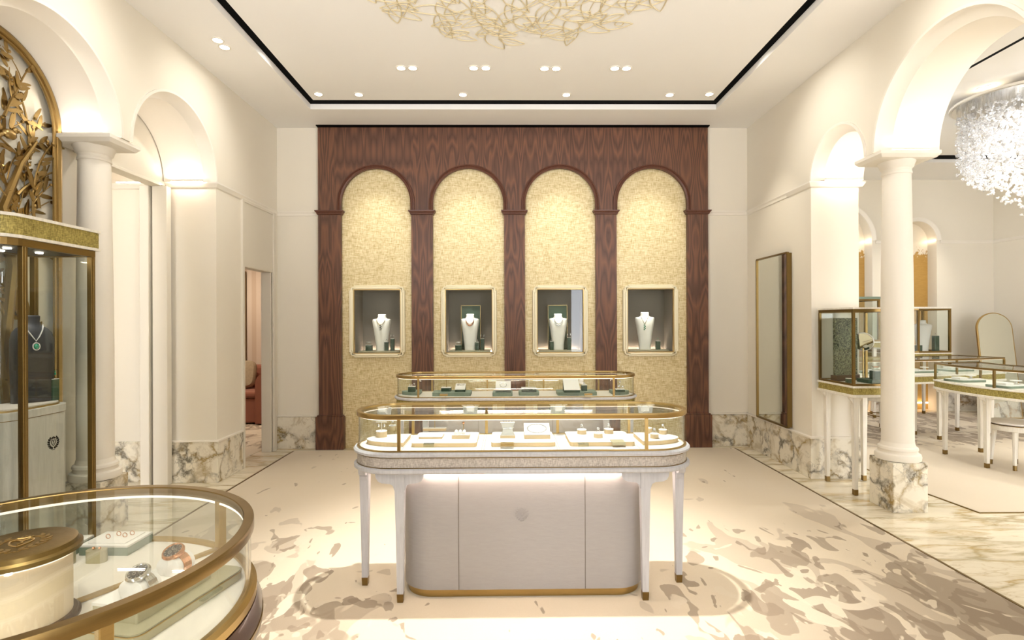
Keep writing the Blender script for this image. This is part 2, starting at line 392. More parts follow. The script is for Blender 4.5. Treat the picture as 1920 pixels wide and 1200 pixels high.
# arcade walls
def arcade(name,x_in,x_out,y0,y1,arches,sgn,top=H):
    """wall plane x_in (room side), x_out far side. arches: (yc,Rout,Rin). sgn: +1 outward direction of thickness"""
    prof=lambda Ro,Ri:[(Ro+.012,0),(Ro+.012,-.012),(Ro-.008,-.012),(Ro-.012,.004),(Ro-.020,.028),(Ri+.012,.075),(Ri,.085)]
    m=MB(); N=28
    def poly(rk):
        p=[(y0,ZS)]
        for yc,Ro,Ri in arches:
            R=Ro+.012 if rk=='o' else Ri
            p+=[(yc-R*math.cos(PI*i/N),ZS+R*math.sin(PI*i/N)) for i in range(N+1)]
        p+=[(y1,ZS),(y1,top),(y0,top)]; return p
    f=poly('o'); m.add([(x_in,y,z) for y,z in f],[tuple(range(len(f)))])
    b=poly('i'); m.add([(x_out,y,z) for y,z in b],[tuple(range(len(b)))])
    for (y0_,y1_) in [(y0,arches[0][0]-arches[0][1])]+[(arches[i][0]+arches[i][1],arches[i+1][0]-arches[i+1][1]) for i in range(len(arches)-1)]+[(arches[-1][0]+arches[-1][1],y1)]:
        m.add([(x_in,y0_,ZS),(x_in,y1_,ZS),(x_out,y1_,ZS),(x_out,y0_,ZS)],[(0,1,2,3)])
    wall=struct(name,m,'wall')
    for yc,Ro,Ri in arches:
        a=MB(); pr=prof(Ro,Ri)+[(Ri,abs(x_out-x_in))]
        K=len(pr); vs=[];fs=[]
        for i in range(N*2+1):
            t=PI*i/(N*2)
            for r,d in pr: vs.append((x_in+sgn*d,yc-r*math.cos(t),ZS+r*math.sin(t)))
        for i in range(N*2):
            for k in range(K-1): fs.append((i*K+k,i*K+k+1,(i+1)*K+k+1,(i+1)*K+k))
        a.add(vs,fs); o=link('arch_moulding',a,'plaster',wall,smooth=True)
    return wall
T=.44
arcade('wall_left',XL,XL-T,YF,YB,[(3.16,.553,.50),(4.36,.553,.50)],-1)
arcade('wall_right',XR,XR+T,YF,YB,[(3.395,.65,.58),(4.52,.375,.31)],1)
def pier(name,x0,x1,y0,y1,base=True,cap=True,capd=.03,mat='wall'):
    o=struct(name,MB().box(x0,x1,y0,y1,0,ZS-.002),mat)
    return o
# left solid pieces
pier('wall_left.001',XL-T,XL,4.913,5.37)
pier('wall_left.002',XL-T,XL,YF,2.60)
# door wall at left back
dw=MB(); dw.box(XL-.11,XL,5.37,5.40,0,ZS); dw.box(XL-.11,XL,6.07,YB+.3,0,ZS); dw.box(XL-.11,XL,5.40,6.07,2.015,ZS); struct('wall_left.003',dw,'wall')
fr=MB()
fr.box(XL-.02,XL+.022,5.365,5.40,0,2.69); fr.box(XL-.02,XL+.022,6.07,6.13,0,2.69); fr.box(XL-.02,XL+.018,5.40,6.07,2.665,2.69)
fr.box(XL-.02,XL+.006,5.40,6.07,2.018,2.022)
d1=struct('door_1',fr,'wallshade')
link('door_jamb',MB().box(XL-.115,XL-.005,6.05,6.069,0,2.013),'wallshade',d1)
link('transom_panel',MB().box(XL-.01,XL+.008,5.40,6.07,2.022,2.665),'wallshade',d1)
# right solid
pier('wall_right.001',XR,XR+T,4.90,YB+2.8)
pier('wall_right.002',XR,XR+T,YF,2.70)
wf=MB(); wf.box(-1.85,1.85,YF-.1,YF,0,H); wf.box(2.75,3.3,YF-.1,YF,0,H); wf.box(5.0,6.4,YF-.1,YF,0,H); wf.box(-3.2,-2.65,YF-.1,YF,0,H); struct('wall_front',wf,'wall')  # unseen front wall; gaps added for daylight, centre keeps it off showcase glass
# back wall (plain parts) and side bits
struct('wall_back',MB().box(XL-.05,-2.155,YB,YB+.1,0,H),'wall')
struct('wall_back.001',MB().box(2.32,XR+.05,YB,YB+.1,0,H),'wall')
# string courses
st=MB()
def stringm(m,axis,a,b,pos,sgn,z=ZS,h=.05,d=.022):
    # simple moulded strip with cyma profile
    pr=[(0,z-h),(d*.4,z-h+.004),(d*.55,z-h*.5),(d,z-.008),(d,z),(0,z)]
    if axis=='y': m.loft([[(pos+sgn*p,a,q) for p,q in pr],[(pos+sgn*p,b,q) for p,q in pr]])
    else: m.loft([[(a,pos+sgn*p,q) for p,q in pr],[(b,pos+sgn*p,q) for p,q in pr]])
stringm(st,'y',4.913,YB,XL,1,d=.02); struct('trim_7',st,'plaster')
st=MB(); stringm(st,'y',4.90,YB,XR,-1); struct('trim_8',st,'plaster')
st=MB(); stringm(st,'x',XL,-2.16,YB,-1); struct('trim_9',st,'plaster')
st=MB(); stringm(st,'x',2.33,XR,YB,-1); struct('trim_10',st,'plaster')
# marble baseboards
bb=MB(); bb.box(XL,-2.16,YB-.02,YB,0,.365); struct('baseboard_back',bb,'marblebase',bev=.003)
bb=MB(); bb.box(2.33,XR-.02,YB-.02,YB,0,.365); struct('baseboard_back.001',bb,'marblebase',bev=.003)
bb=MB(); bb.box(XR-.022,XR,4.90,YB,0,.37); bb.box(XR-.022,XR+T+.02,4.878,4.90,0,.37); struct('baseboard_right',bb,'marblebase',bev=.003)
bb=MB(); bb.box(XL,XL+.02,4.913,5.36,0,.37); bb.box(XL-T+.02,XL+.02,4.893,4.913,0,.37); struct('baseboard_left',bb,'marblebase',bev=.003)
tl=MB(); 
for (x0,x1,y0,y1) in ((XL,-2.16,YB-.028,YB),(2.33,XR,YB-.028,YB),(XR-.03,XR,4.90,YB),(XR-.03,XR+T+.03,4.87,4.90),(XL,XL+.028,4.913,5.36),(XL-T+.02,XL+.028,4.885,4.913)): tl.box(x0,x1,y0,y1,.37,.385)
struct('trim_11',tl,'plaster')
# pier caps with light coves
def cap(name,x0,x1,y0,y1,mat='plaster'):
    m=MB(); z=ZS
    m.loft([[(a,b,z-.052) for a,b in ((x0,y0),(x1,y0),(x1,y1),(x0,y1))],
            [(a,b,z-.045) for a,b in ((x0-.012,y0-.012),(x1+.012,y0-.012),(x1+.012,y1),(x0-.012,y1))],
            [(a,b,z-.012) for a,b in ((x0-.03,y0-.03),(x1+.03,y0-.03),(x1+.03,y1),(x0-.03,y1))],
            [(a,b,z) for a,b in ((x0-.03,y0-.03),(x1+.03,y0-.03),(x1+.03,y1),(x0-.03,y1))]])
    return struct(name,m,mat)
cap('trim_12',XL-T+.02,XL,4.913,5.37)
cap('trim_13',XR,XR+T+.02,4.90,5.3)
def cove(x0,x1,y0,y1,z=ZS+.001):
    o=link('light_strip',MB().box(x0,x1,y0,y1,z,z+.012),'cove'); return o
cv=[]
g='light strips at the arch springings'
tag(cove(XL-T+.06,XL-.10,4.862,4.876),'thin glowing strip on the cap of the left pier beside the doorway','light',g)
tag(cove(XR+.10,XR+T-.01,4.836,4.85),'thin glowing strip on the cap of the pier behind the glass table case','light',g)
# tall columns ------------------------------------------------------------
def column(name,x,y,label,aw,ad,ps=.265,ph=.375,r0=.108,r1=.094):
    t=thing(name,label,'column',(x,y,0))
    m=MB().box(-ps/2,ps/2,-ps/2,ps/2,0,ph); link('pedestal',m,'marblebase',t,bev=.004,label='white marble pedestal with brown and grey veins')
    m=MB().lathe([(r0+.012,ph),(r0+.042,ph+.004),(r0+.046,ph+.03),(r0+.040,ph+.05),(r0+.022,ph+.058),(r0+.020,ph+.075),(r0+.026,ph+.085),(r0+.022,ph+.10),(r0+.008,ph+.11),(r0,ph+.14)],n=40); link('base',m,'plaster',t,smooth=True)
    zt=ZS-.15
    m=MB().lathe([(r0,ph+.135),(r0,1.2),(r0-.004,1.8),(r1,zt)],n=40); link('shaft',m,'plaster',t,smooth=True)
    m=MB().lathe([(r1,zt-.005),(r1+.006,zt),(r1+.006,zt+.015),(r1+.002,zt+.02),(r1+.004,zt+.04),(r1+.016,zt+.052),(r1+.022,zt+.075),(r1+.03,zt+.09),(r1+.03,zt+.10)],n=40); link('capital',m,'plaster',t,smooth=True)
    a=aw/2;b=ad/2; z0=zt+.095; z1=ZS
    m=MB().loft([[(sx*(a-.05),sy*(b-.05),z0) for sx,sy in ((-1,-1),(1,-1),(1,1),(-1,1))],[(sx*(a-.02),sy*(b-.02),z0+.006) for sx,sy in ((-1,-1),(1,-1),(1,1),(-1,1))],[(sx*a,sy*b,z0+.03) for sx,sy in ((-1,-1),(1,-1),(1,1),(-1,1))],[(sx*a,sy*b,z1) for sx,sy in ((-1,-1),(1,-1),(1,1),(-1,1))]])
    link('abacus',m,'plaster',t,bev=.004)
    return t
colR=column('column',3.03,4.13,'round cream column on a marble pedestal right of the glass table case',.46,.31)
colL=column('column',-2.875,3.775,'round cream column behind the tall gold vitrine at the left edge',.44,.30)
for (x,y0,y1,lab) in ((3.03,4.00,4.012,'thin glowing strip on the near edge of the right column top'),(3.03,4.20,4.212,'thin glowing strip on the far edge of the right column top'),(-2.89,3.675,3.687,'thin glowing strip on the near edge of the left column top'),(-2.89,3.845,3.857,'thin glowing strip on the far edge of the left column top')):
    tag(cove(x-.13,x+.16,y0,y1),lab,'light',g)
# ---------------------------------------------------------------- left arch back space
XT=XL-T-.01
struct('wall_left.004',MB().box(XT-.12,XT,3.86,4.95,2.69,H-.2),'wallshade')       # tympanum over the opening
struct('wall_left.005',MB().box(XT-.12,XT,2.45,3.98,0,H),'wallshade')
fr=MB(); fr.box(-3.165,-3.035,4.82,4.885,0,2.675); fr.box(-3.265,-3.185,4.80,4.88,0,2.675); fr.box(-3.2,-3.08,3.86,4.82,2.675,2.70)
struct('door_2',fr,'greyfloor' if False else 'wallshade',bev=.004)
struct('trim_14',MB().box(-3.185,-3.166,4.86,4.88,0,2.66),'black')
pier('wall_left.006',-3.62,-3.27,4.95,5.4,mat='wall')
cap('trim_15',-3.60,-3.29,4.95,5.2)
bb=MB(); bb.box(-3.63,-3.26,4.925,4.95,0,.37); struct('baseboard_left.001',bb,'marblebase',bev=.003)
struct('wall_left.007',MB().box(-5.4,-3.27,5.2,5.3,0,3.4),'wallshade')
struct('wall_left.008',MB().box(-3.9,-3.80,2.4,5.2,0,3.4),'wall')
struct('ceiling.004',MB().box(-5.4,-3.09,2.4,5.4,3.4,3.5),'ceilpaint')
tag(cove(-3.56,-3.32,4.93,4.95),'thin glowing strip over the far pier seen through the left opening','light',g)
# ---------------------------------------------------------------- lounge behind left doorway
struct('wall_back.002',MB().box(-6.5,-2.76,8.6,8.7,0,3.0),'stripes')
struct('wall_left.009',MB().box(-6.6,-6.5,5.3,8.7,0,3.0),'pinkwall')
struct('wall_left.010',MB().box(-6.5,-3.1,5.37,5.42,0,3.0),'pinkwall')
struct('wall_right.003',MB().box(-2.80,-2.76,6.5,8.7,0,3.0),'pinkwall')
struct('ceiling.005',MB().box(-6.6,-2.75,5.3,8.7,2.9,3.0),'ceilpaint')
t=thing('sofa','rust velvet sofa with a rounded arm seen through the left doorway','sofa',(-3.93,8.0,0))
link('base',MB().prism(rrect(-.9,.62,-.35,.45,.03),.03,.38),'rust',t,bev=.02)
link('seat',MB().prism(rrect(-.88,.40,-.37,.30,.06),.38,.47),'rust',t,bev=.03)
link('backrest',MB().prism(rrect(-.9,.6,.25,.50,.1),.38,.80),'rust',t,bev=.04)
am=MB().prism([(.38,.0)]+[(.38,.55)]+arc(.54,.56,.16,PI,0,10)+[(.70,0.0)],-.42,.48,m=Matrix(((1,0,0,0),(0,0,1,0),(0,1,0,.03),(0,0,0,1)))); link('arm',am,'rust',t,smooth=True)
def cushion(loc,w,h,d,mat,label,tilt,rz):
    t=thing('cushion',label,'cushion',loc,rz)
    m=MB(Matrix.Rotation(tilt,4,'X')); rings=[]; n=32
    for k in range(9):
        s=-1+2*k/8; sc_=math.sqrt(max(0,1-s*s))**.6 if abs(s)<1 else .02; sc_=max(sc_,.05); ring=[]
        for i in range(n):
            a=2*PI*i/n; c,q=math.cos(a),math.sin(a); e=.45
            ring.append((w/2*(.82+.18*sc_)*math.copysign(abs(c)**e,c)*sc_**.25, d/2*s, h/2+h/2*(.82+.18*sc_)*math.copysign(abs(q)**e,q)*sc_**.25))
        rings.append(ring)
    m.loft(rings); link('cover',m,mat,t,smooth=True); return t
cushion((-3.98,7.98,.48),.46,.42,.16,'cushion','pale textured cushion leaning on the rust sofa','' or -.3,.1)
cushion((-4.12,7.80,.47),.34,.30,.13,'cushiondark','dark gold cushion in front of the pale one on the sofa',-.35,.3)
t=thing('picture_frame','gold framed picture on the striped lounge wall, seen edge on','picture',(-4.75,8.55,.85))
link('frame',MB().band([(-.6,.0),(.6,0),(.6,1.42),(-.6,1.42)],-.05,0,0,.05,m=Matrix(((1,0,0,0),(0,0,-1,0.03),(0,1,0,0),(0,0,0,1)))),'brassdark',t,bev=.006)
link('canvas',MB().box(-.56,.56,.0,.02,.04,1.38),'cushiondark',t)
# ================================================================= BACK WALL ARCADE
YP=6.15
bays=[-1.495,-.44,.615,1.672]; AW=[(-1.896,-1.093),(-.849,-.031),(.208,1.023),(1.263,2.082)]
pan=thing('arcade_panel','walnut wall panel with four round arches on the back wall','wall panel',(.08,YP,0))
f=[(-2.155,.0)]
p=[(-2.155,H-.013),(-2.155,0.0)]
for a,b in AW:
    c=(a+b)/2; r=(b-a)/2
    p+=[(a,0)]+[(c-r*math.cos(PI*i/32),3.215-r+r*math.sin(PI*i/32)) for i in range(33)]+[(b,0)]
p+=[(2.32,0.0),(2.32,H-.013)]
m=MB(); m.prismY(p,YP,YP+.055); link('panel',m,'walnut',pan,world=True)
for i,(a,b) in enumerate(AW):
    c=(a+b)/2; r=(b-a)/2; m=MB()
    path=[(a,ZS-.02)]+[(c-r*math.cos(PI*k/36),3.215-r+r*math.sin(PI*k/36)) for k in range(37)]+[(b,ZS-.02)]
    rings=[]
    for k,(x,z) in enumerate(path):
        n=Vector((x-c,z-(3.215-r))) if 0<k<len(path)-1 else Vector((x-c,0)); n.normalize()
        rings.append([(x+n.x*q,YP+yy,z+n.y*q) for q,yy in ((-.008,.01),(-.008,-.012),(.006,-.02),(.02,-.014),(.024,-.02),(.038,-.016),(.042,-.001),(.042,.01))])
    m.loft(rings); link('arch_moulding',m,'walnutdark',pan,world=True,smooth=True)
pil=[(-2.155,-1.896),(-1.093,-.849),(-.031,.208),(1.023,1.263),(2.082,2.32)]
for a,b in pil:
    m=MB(); z0,z1=2.68,2.728
    m.loft([[(x,y,z) for x,y in ((a-e,YP-e-.002),(b+e,YP-e-.002),(b+e,YP+.05),(a-e,YP+.05))] for z,e in ((z0,.004),(z0+.006,.012),(z0+.02,.016),(z1-.012,.03),(z1,.032))])
    link('pillar_cap',m,'walnutdark',pan,world=True)
    m=MB(); e=.03; m.box(a-e,b+e,YP-.03,YP+.05,0.0,.375); m.box(a-.018,b+.018,YP-.02,YP+.05,.375,.39); link('plinth',m,'walnut',pan,world=True,bev=.004)
# wallpaper bays with openings
WO=[(-1.493,.300),(-.440,.300),(.614,.300),(1.659,.300)]
NZ0,NZ1=1.085,1.835
for i,(cx,hw) in enumerate(WO):
    a,b=AW[i]; m=MB(); y0,y1=YP+.05,YP+.09; x0,x1=cx-.277,cx+.277
    m.box(a-.06,x0,y0,y1,0,3.27); m.box(x1,b+.06,y0,y1,0,3.27); m.box(x0,x1,y0,y1,0,NZ0); m.box(x0,x1,y0,y1,NZ1,3.27)
    struct('wall_back.%03d'%(i+3),m,'wallpaper')
struct('wall_back.010',MB().box(-2.16,2.33,6.72,6.8,0,H),'wallshade')
# wall vitrines
def notch(w,h,e):
    # outline with stepped corners, half sizes w,h
    a=[]
    for sx,sy,rev in ((1,-1,0),(1,1,1),(-1,1,0),(-1,-1,1)):
        c=[(sx*(w-.060),sy*h),(sx*(w-.058),sy*(h-.013))]+[(sx*(w-.052+.039*math.sin(q)),sy*(h-.052+.039*math.cos(q))) for q in [PI/2*k/6 for k in range(7)]]+[(sx*(w-.013),sy*(h-.058)),(sx*w,sy*(h-.060))]
        if rev: c=c[::-1]
        a+=c
    return a
def wall_vitrine(cx,label,first=[None]):
    if first[0] is None:
        t=thing('wall_vitrine',label,'display case',(cx,YP+.05,1.46),group=None)
        R=Matrix(((1,0,0,0),(0,0,-1,0),(0,1,0,0),(0,0,0,1)))
        w,h=.32,.415; ol=notch(w,h,0); inner=[(-.277,-.374),(.277,-.374),(.277,.374),(-.277,.374)]
        # cream frame: outer notched ring built as strips to a rectangular opening
        def frame(mb,out,inn,y0,y1):
            n=len(out)
            inn2=[]
            for x,z in out:
                k=max(abs(x)/inn[0],abs(z)/inn[1]); inn2.append((max(-inn[0],min(inn[0],x/k if k else x)),max(-inn[1],min(inn[1],z/k))))
            # snap corner points
            idx={}
            for q,(sx,sz) in enumerate(((1,-1),(1,1),(-1,1),(-1,-1))):
                best=min(range(n),key=lambda i:(out[i][0]-sx*1.0)**2+(out[i][1]-sz*1.0)**2)
                inn2[best]=(sx*inn[0],sz*inn[1])
            rings=[[(x,y1,z) for x,z in out],[(x,y0+.01,z) for x,z in out],[(x*.985,y0,z*.985) for x,z in out],[(x,y0+.004,z) for x,z in inn2],[(x,y1,z) for x,z in inn2]]
            mb.loft(rings,closed=True)
        m=MB(); frame(m,ol,(.285,.382),-.035,0); link('frame',m,'framecream',t)
        m=MB(); frame(m,[(x*.93,z*.945) for x,z in ol],(.272,.37),-.045,-.02); link('inner_frame',m,'framecream',t)
        m=MB(R); 
        q=[(-.277,-.374),(.277,-.374),(.277,.374),(-.277,.374)]
        m2=MB(); w2,h2=.277,.374
        for x0,x1,z0,z1 in ((-w2,-w2+.014,-h2,h2),(w2-.014,w2,-h2,h2),(-w2+.014,w2-.014,-h2,-h2+.014),(-w2+.014,w2-.014,h2-.014,h2)): m2.box(x0,x1,-.03,.02,z0,z1)
        link('gold_trim',m2,'brass',t,bev=.002)
        m=MB(); D=.40; w2,h2=.277,.374
        m.box(-w2,w2,D,D+.01,-h2,h2); m.box(-w2-.01,-w2,.02,D,-h2,h2); m.box(w2,w2+.01,.02,D,-h2,h2); m.box(-w2,w2,.02,D,h2,h2+.01); m.box(-w2,w2,.02,D,-h2-.01,-h2)
        link('niche_lining',m,'nichegrey',t)
        link('platform',MB().box(-.24,.24,.05,.36,-h2+.0,-h2+.03),'champagne',t,bev=.004)
        ls=MB().box(-.25,.25,.375,.385,-h2,-h2+.012); link('light_strip',ls,'cove',t)
        link('glass_pane',MB().box(-w2+.014,w2-.014,.0,.004,-h2+.014,h2-.014),'glass',t)
        l=MB().cyl(0,0.12,.02,h2-.006,h2-.002); link('lamp',l,'lamp',t)
        first[0]=t; return t
    return dup(first[0],(cx,YP+.05,1.46),label)
vl=['leftmost framed wall showcase holding a white necklace bust with dark pendants','second framed wall showcase from the left, pink necklace before a green board','third framed wall showcase from the left, fringe necklace before a green board','rightmost framed wall showcase with a bust turned to the left']
for (cx,_),lab in zip(WO,vl): wall_vitrine(cx,lab)
PZ=1.46-.374+.03
def bust(loc,s,mat,label,rz=0,name='necklace_bust'):
    t=thing(name,label,'display bust',loc,rz); m=MB(); rings=[]
    def ring(z,rx,ry,e=.8,cy=0):
        return [(rx*math.copysign(abs(math.cos(a))**e,math.cos(a)),cy+ry*math.copysign(abs(math.sin(a))**e,math.sin(a)),z) for a in [2*PI*i/28 for i in range(28)]]
    for z,rx,ry,cy in ((0,.066,.045,0),(.05,.068,.046,0),(.15,.080,.05,0),(.26,.096,.055,0),(.345,.110,.058,0),(.365,.108,.05,.004),(.372,.095,.04,.008),(.378,.06,.036,.01),(.388,.05,.036,.01),(.405,.046,.036,.012),(.422,.048,.038,.016),(.43,.04,.03,.018)):
        rings.append(ring(z,rx,ry,.75,cy))
    m.loft(rings,m=Matrix.Scale(s,4)); link('body',m,mat,t,smooth=True); return t
def necklace(loc,s,label,pend,chainmat,style,rz=0):
    t=thing('necklace',label,'necklace',loc,rz); m=MB(); 
    w,d=.052*s,.085*s; n=22
    pts=[(w*math.sin(-PI/2+PI*i/n)*1.0, -.050*s-.012*s*math.sin(PI*i/n), -d*math.sin(PI*i/n)**(1.0 if style!='v' else .8)) for i in range(n+1)]
    if style=='v': pts=[(-w+w*i/n*2,-.046*s-.014*s*math.sin(PI*i/n),-d*(1-abs(1-2*i/n))*1.25) for i in range(n+1)]
    m.tube(pts,.0022*s,6)
    for q in pts[3:-3]: m.ball(q,.0042*s,n=6,k=4)
    link('chain',m,chainmat,t)
    m=MB()
    lo=min(pts,key=lambda p:p[2])
    if style=='fringe':
        for i,q in enumerate(pts[4:-4]): m.ball((q[0],q[1]-.001,q[2]-.010*s-.006*s*math.sin(PI*i/(n-8))),.0045*s,.003*s,.009*s,6,4)
    else:
        for k in range(5): m.ball((lo[0]+(.006*s if k%2 else -.005*s),lo[1]-.002,lo[2]-.010*s-.013*s*k),.007*s,.005*s,.009*s,7,4)
    link('pendant',m,pend,t)
    return t
def gem_pillar(loc,w,h,label,top,mat='green',name='jewel_pillar',group=None,topmat='diamond'):
    """small block or cylinder with a jewel holder"""
    t=thing(name,label,'jewellery stand',loc,group=group)
    link('block',MB().prism(rrect(-w/2,w/2,-w/2,w/2,w*.15,3),0,h),mat,t)
    link('top_plate',MB().prism(rrect(-w/2,w/2,-w/2,w/2,w*.15,3),h,h+.003),'white',t)
    z=h+.003
    if top=='tee':
        m=MB().cyl(0,0,.0022,z,z+.055,8).box(-.024,.024,-.004,.004,z+.05,z+.055); link('tee_bar',m,'acrylic',t)
        m=MB()
        for sx in (-1,1):
            m.ball((sx*.017,-.004,z+.044),.005,n=6,k=4); m.ball((sx*.017,-.004,z+.030),.006,.004,.010,6,4)
        link('earrings',m,topmat,t)
    elif top=='ring':
        R=.010; m=MB().tube([(R*math.cos(2*PI*i/14),0,z+R+.001+R*math.sin(2*PI*i/14)) for i in range(14)],.0014,5,True); link('band',m,'silver',t)
        link('stone',MB().ball((0,0,z+2*R+.006),.0065,n=7,k=4),topmat,t)
    elif top=='ringrow':
        m=MB()
        for x in (-w*.3,0,w*.3):
            R=.009; m.tube([(x+R*math.cos(2*PI*i/12),0,z+R+R*math.sin(2*PI*i/12)) for i in range(12)],.0013,5,True); m.ball((x,0,z+2*R+.004),.005,n=6,k=4)
        link('rings',m,topmat,t)
    elif top=='cuff':
        m=MB(); m.loft([[(a*sx,b*sy,z+zz) for sx,sy in ((-1,-1),(1,-1),(1,1),(-1,1))] for a,b,zz in ((w*.5,w*.3,0),(w*.28,.006,.014),(w*.34,.006,.026),(w*.48,.012,.04))]); link('cuff_holder',m,'acrylic',t)
        link('bracelet',MB().tube([(w*.32*math.cos(2*PI*i/16),.010*math.sin(2*PI*i/16),z+.03) for i in range(16)],.004,6,True),topmat,t)
    elif top=='earstuds':
        m=MB()
        for x in (-.012,.012): m.ball((x,0,z+.006),.006,n=6,k=4)
        link('earrings',m,topmat,t)
    return t
def board(loc,w,h,label):
    t=thing('backdrop_board',label,'display board',loc)
    link('board',MB().box(-w/2,w/2,0,.01,0,h),'green',t); e=.004
    m=MB()
    for x0,x1,z0,z1 in ((-w/2-e,-w/2,0,h+e),(w/2,w/2+e,0,h+e),(-w/2,w/2,h,h+e)): m.box(x0,x1,-.003,.012,z0,z1)
    link('gold_edge',m,'brass',t); return t
YI=6.38
def wx(px): return atY(px,650,YI).x
bust((wx(716),YI,PZ),1.0,'bustwhite','white necklace bust with a dark pendant necklace in the leftmost wall showcase')
bust((wx(881.7),YI,PZ),1.0,'bustwhite','white necklace bust before a green board in the second wall showcase')
bust((wx(1046.5),YI,PZ),1.0,'bustwhite','white necklace bust before a green board in the third wall showcase')
bust((wx(1209),YI,PZ),1.03,'bustwhite','white necklace bust in the rightmost wall showcase',-.25)
necklace((wx(716),YI,PZ+.392),1.0,'black and gold pendant necklace on the leftmost white bust','watchface','brass','u')
necklace((wx(881.7),YI,PZ+.392),1.0,'pink stone collar necklace on the second white bust','rosegold','rosegold','fringe')
necklace((wx(1046.5),YI,PZ+.392),1.0,'diamond fringe necklace on the third white bust','diamond','silver','fringe')
necklace((wx(1209),YI,PZ+.405),1.0,'long necklace with a green drop pendant on the rightmost white bust','emerald','brassdark','v',-.25)
board((wx(882),YI+.09,PZ),.225,.53,'tall green board with gold edge behind the second white bust')
board((wx(1047),YI+.09,PZ),.225,.53,'tall green board with gold edge behind the third white bust')
gp='green jewel blocks in the wall showcases'
for px,w,h,top,lab in ((694.5,.075,.066,'cuff','green block with a bracelet left of the leftmost white bust'),(727,.045,.10,'ring','short green block with a ring right of the leftmost white bust'),(738,.045,.14,'tee','tall green pillar with drop earrings at the right of the leftmost showcase'),
    (860.5,.075,.062,'cuff','green block with a bracelet left of the second white bust'),(895,.045,.095,'ring','short green block with a ring right of the second white bust'),(905,.045,.135,'tee','tall green pillar with earrings at the right of the second showcase'),
    (1033.5,.045,.10,'ring','small green block with a ring left of the third white bust'),(1066,.045,.145,'tee','tall green pillar with white earrings right of the third white bust'),
    (1231,.052,.10,'ring','green block with a single green ring in the rightmost showcase')):
    gem_pillar((wx(px),YI-.06,PZ),w,h,lab,top,group=gp,topmat='emerald' if 'single' in lab else 'diamond')
# ================================================================= CREST
def crest(m,c,u,v,n,s,d=.002):
    """raised crest: two laurel sprays, heart and crown, in plane (u,v)"""
    c,u,v,n=map(Vector,(c,u,v,n))
    def P(a,b,e): return tuple(c+u*a*s+v*b*s+n*e)
    def leaf(a,b,ang,L,W):
        pts=[]
        for i in range(10):
            t=2*PI*i/10; x=L/2*math.cos(t); y=W/2*math.sin(t)*(1-.4*math.cos(t)); pts.append((a+x*math.cos(ang)-y*math.sin(ang),b+x*math.sin(ang)+y*math.cos(ang)))
        m.loft([[P(x,y,-.001) for x,y in pts],[P(x,y,d) for x,y in pts]])
    for sx in (-1,1):
        for k in range(7):
            t=-1.25+k*.36; r=.80; x=sx*r*math.cos(t); y=r*1.0*math.sin(t)
            tang=(t+PI/2) if sx>0 else (PI/2-t+0)
            leaf(x*1.06,y*1.06,tang-sx*.55,.34,.13); leaf(x*.82,y*.86,tang+sx*.55,.26,.11)
        # heart half
        h=[P(sx*.36*math.sin(t)**1.0*1.0,.28*math.cos(t)-.05-.22*(t/PI)**2+.12*math.sin(t),d*.7) for t in [PI*i/12 for i in range(13)]]
        h=[P(sx*x,y,d*.6) for x,y in ((0,.12),(.10,.26),(.22,.34),(.34,.26),(.36,.10),(.30,-.10),(.16,-.30),(0,-.46))]
        m.tube(h,.035*s,5)
    m.tube([P(-.02,.14,d*.6),P(.08,-.05,d*.6),P(-.06,-.2,d*.6)],.03*s,5)
    for k in range(5):
        a=-.22+.11*k; leaf(a,.62+.05*(2-abs(k-2)),PI/2,.2,.09)
    m.tube([P(-.2,.5,d*.6),P(0,.48,d*.6),P(.2,.5,d*.6)],.03*s,5)
    for k in range(4): leaf(-.18+.12*k,-.98,.5 if k%2 else -.3,.12,.05)
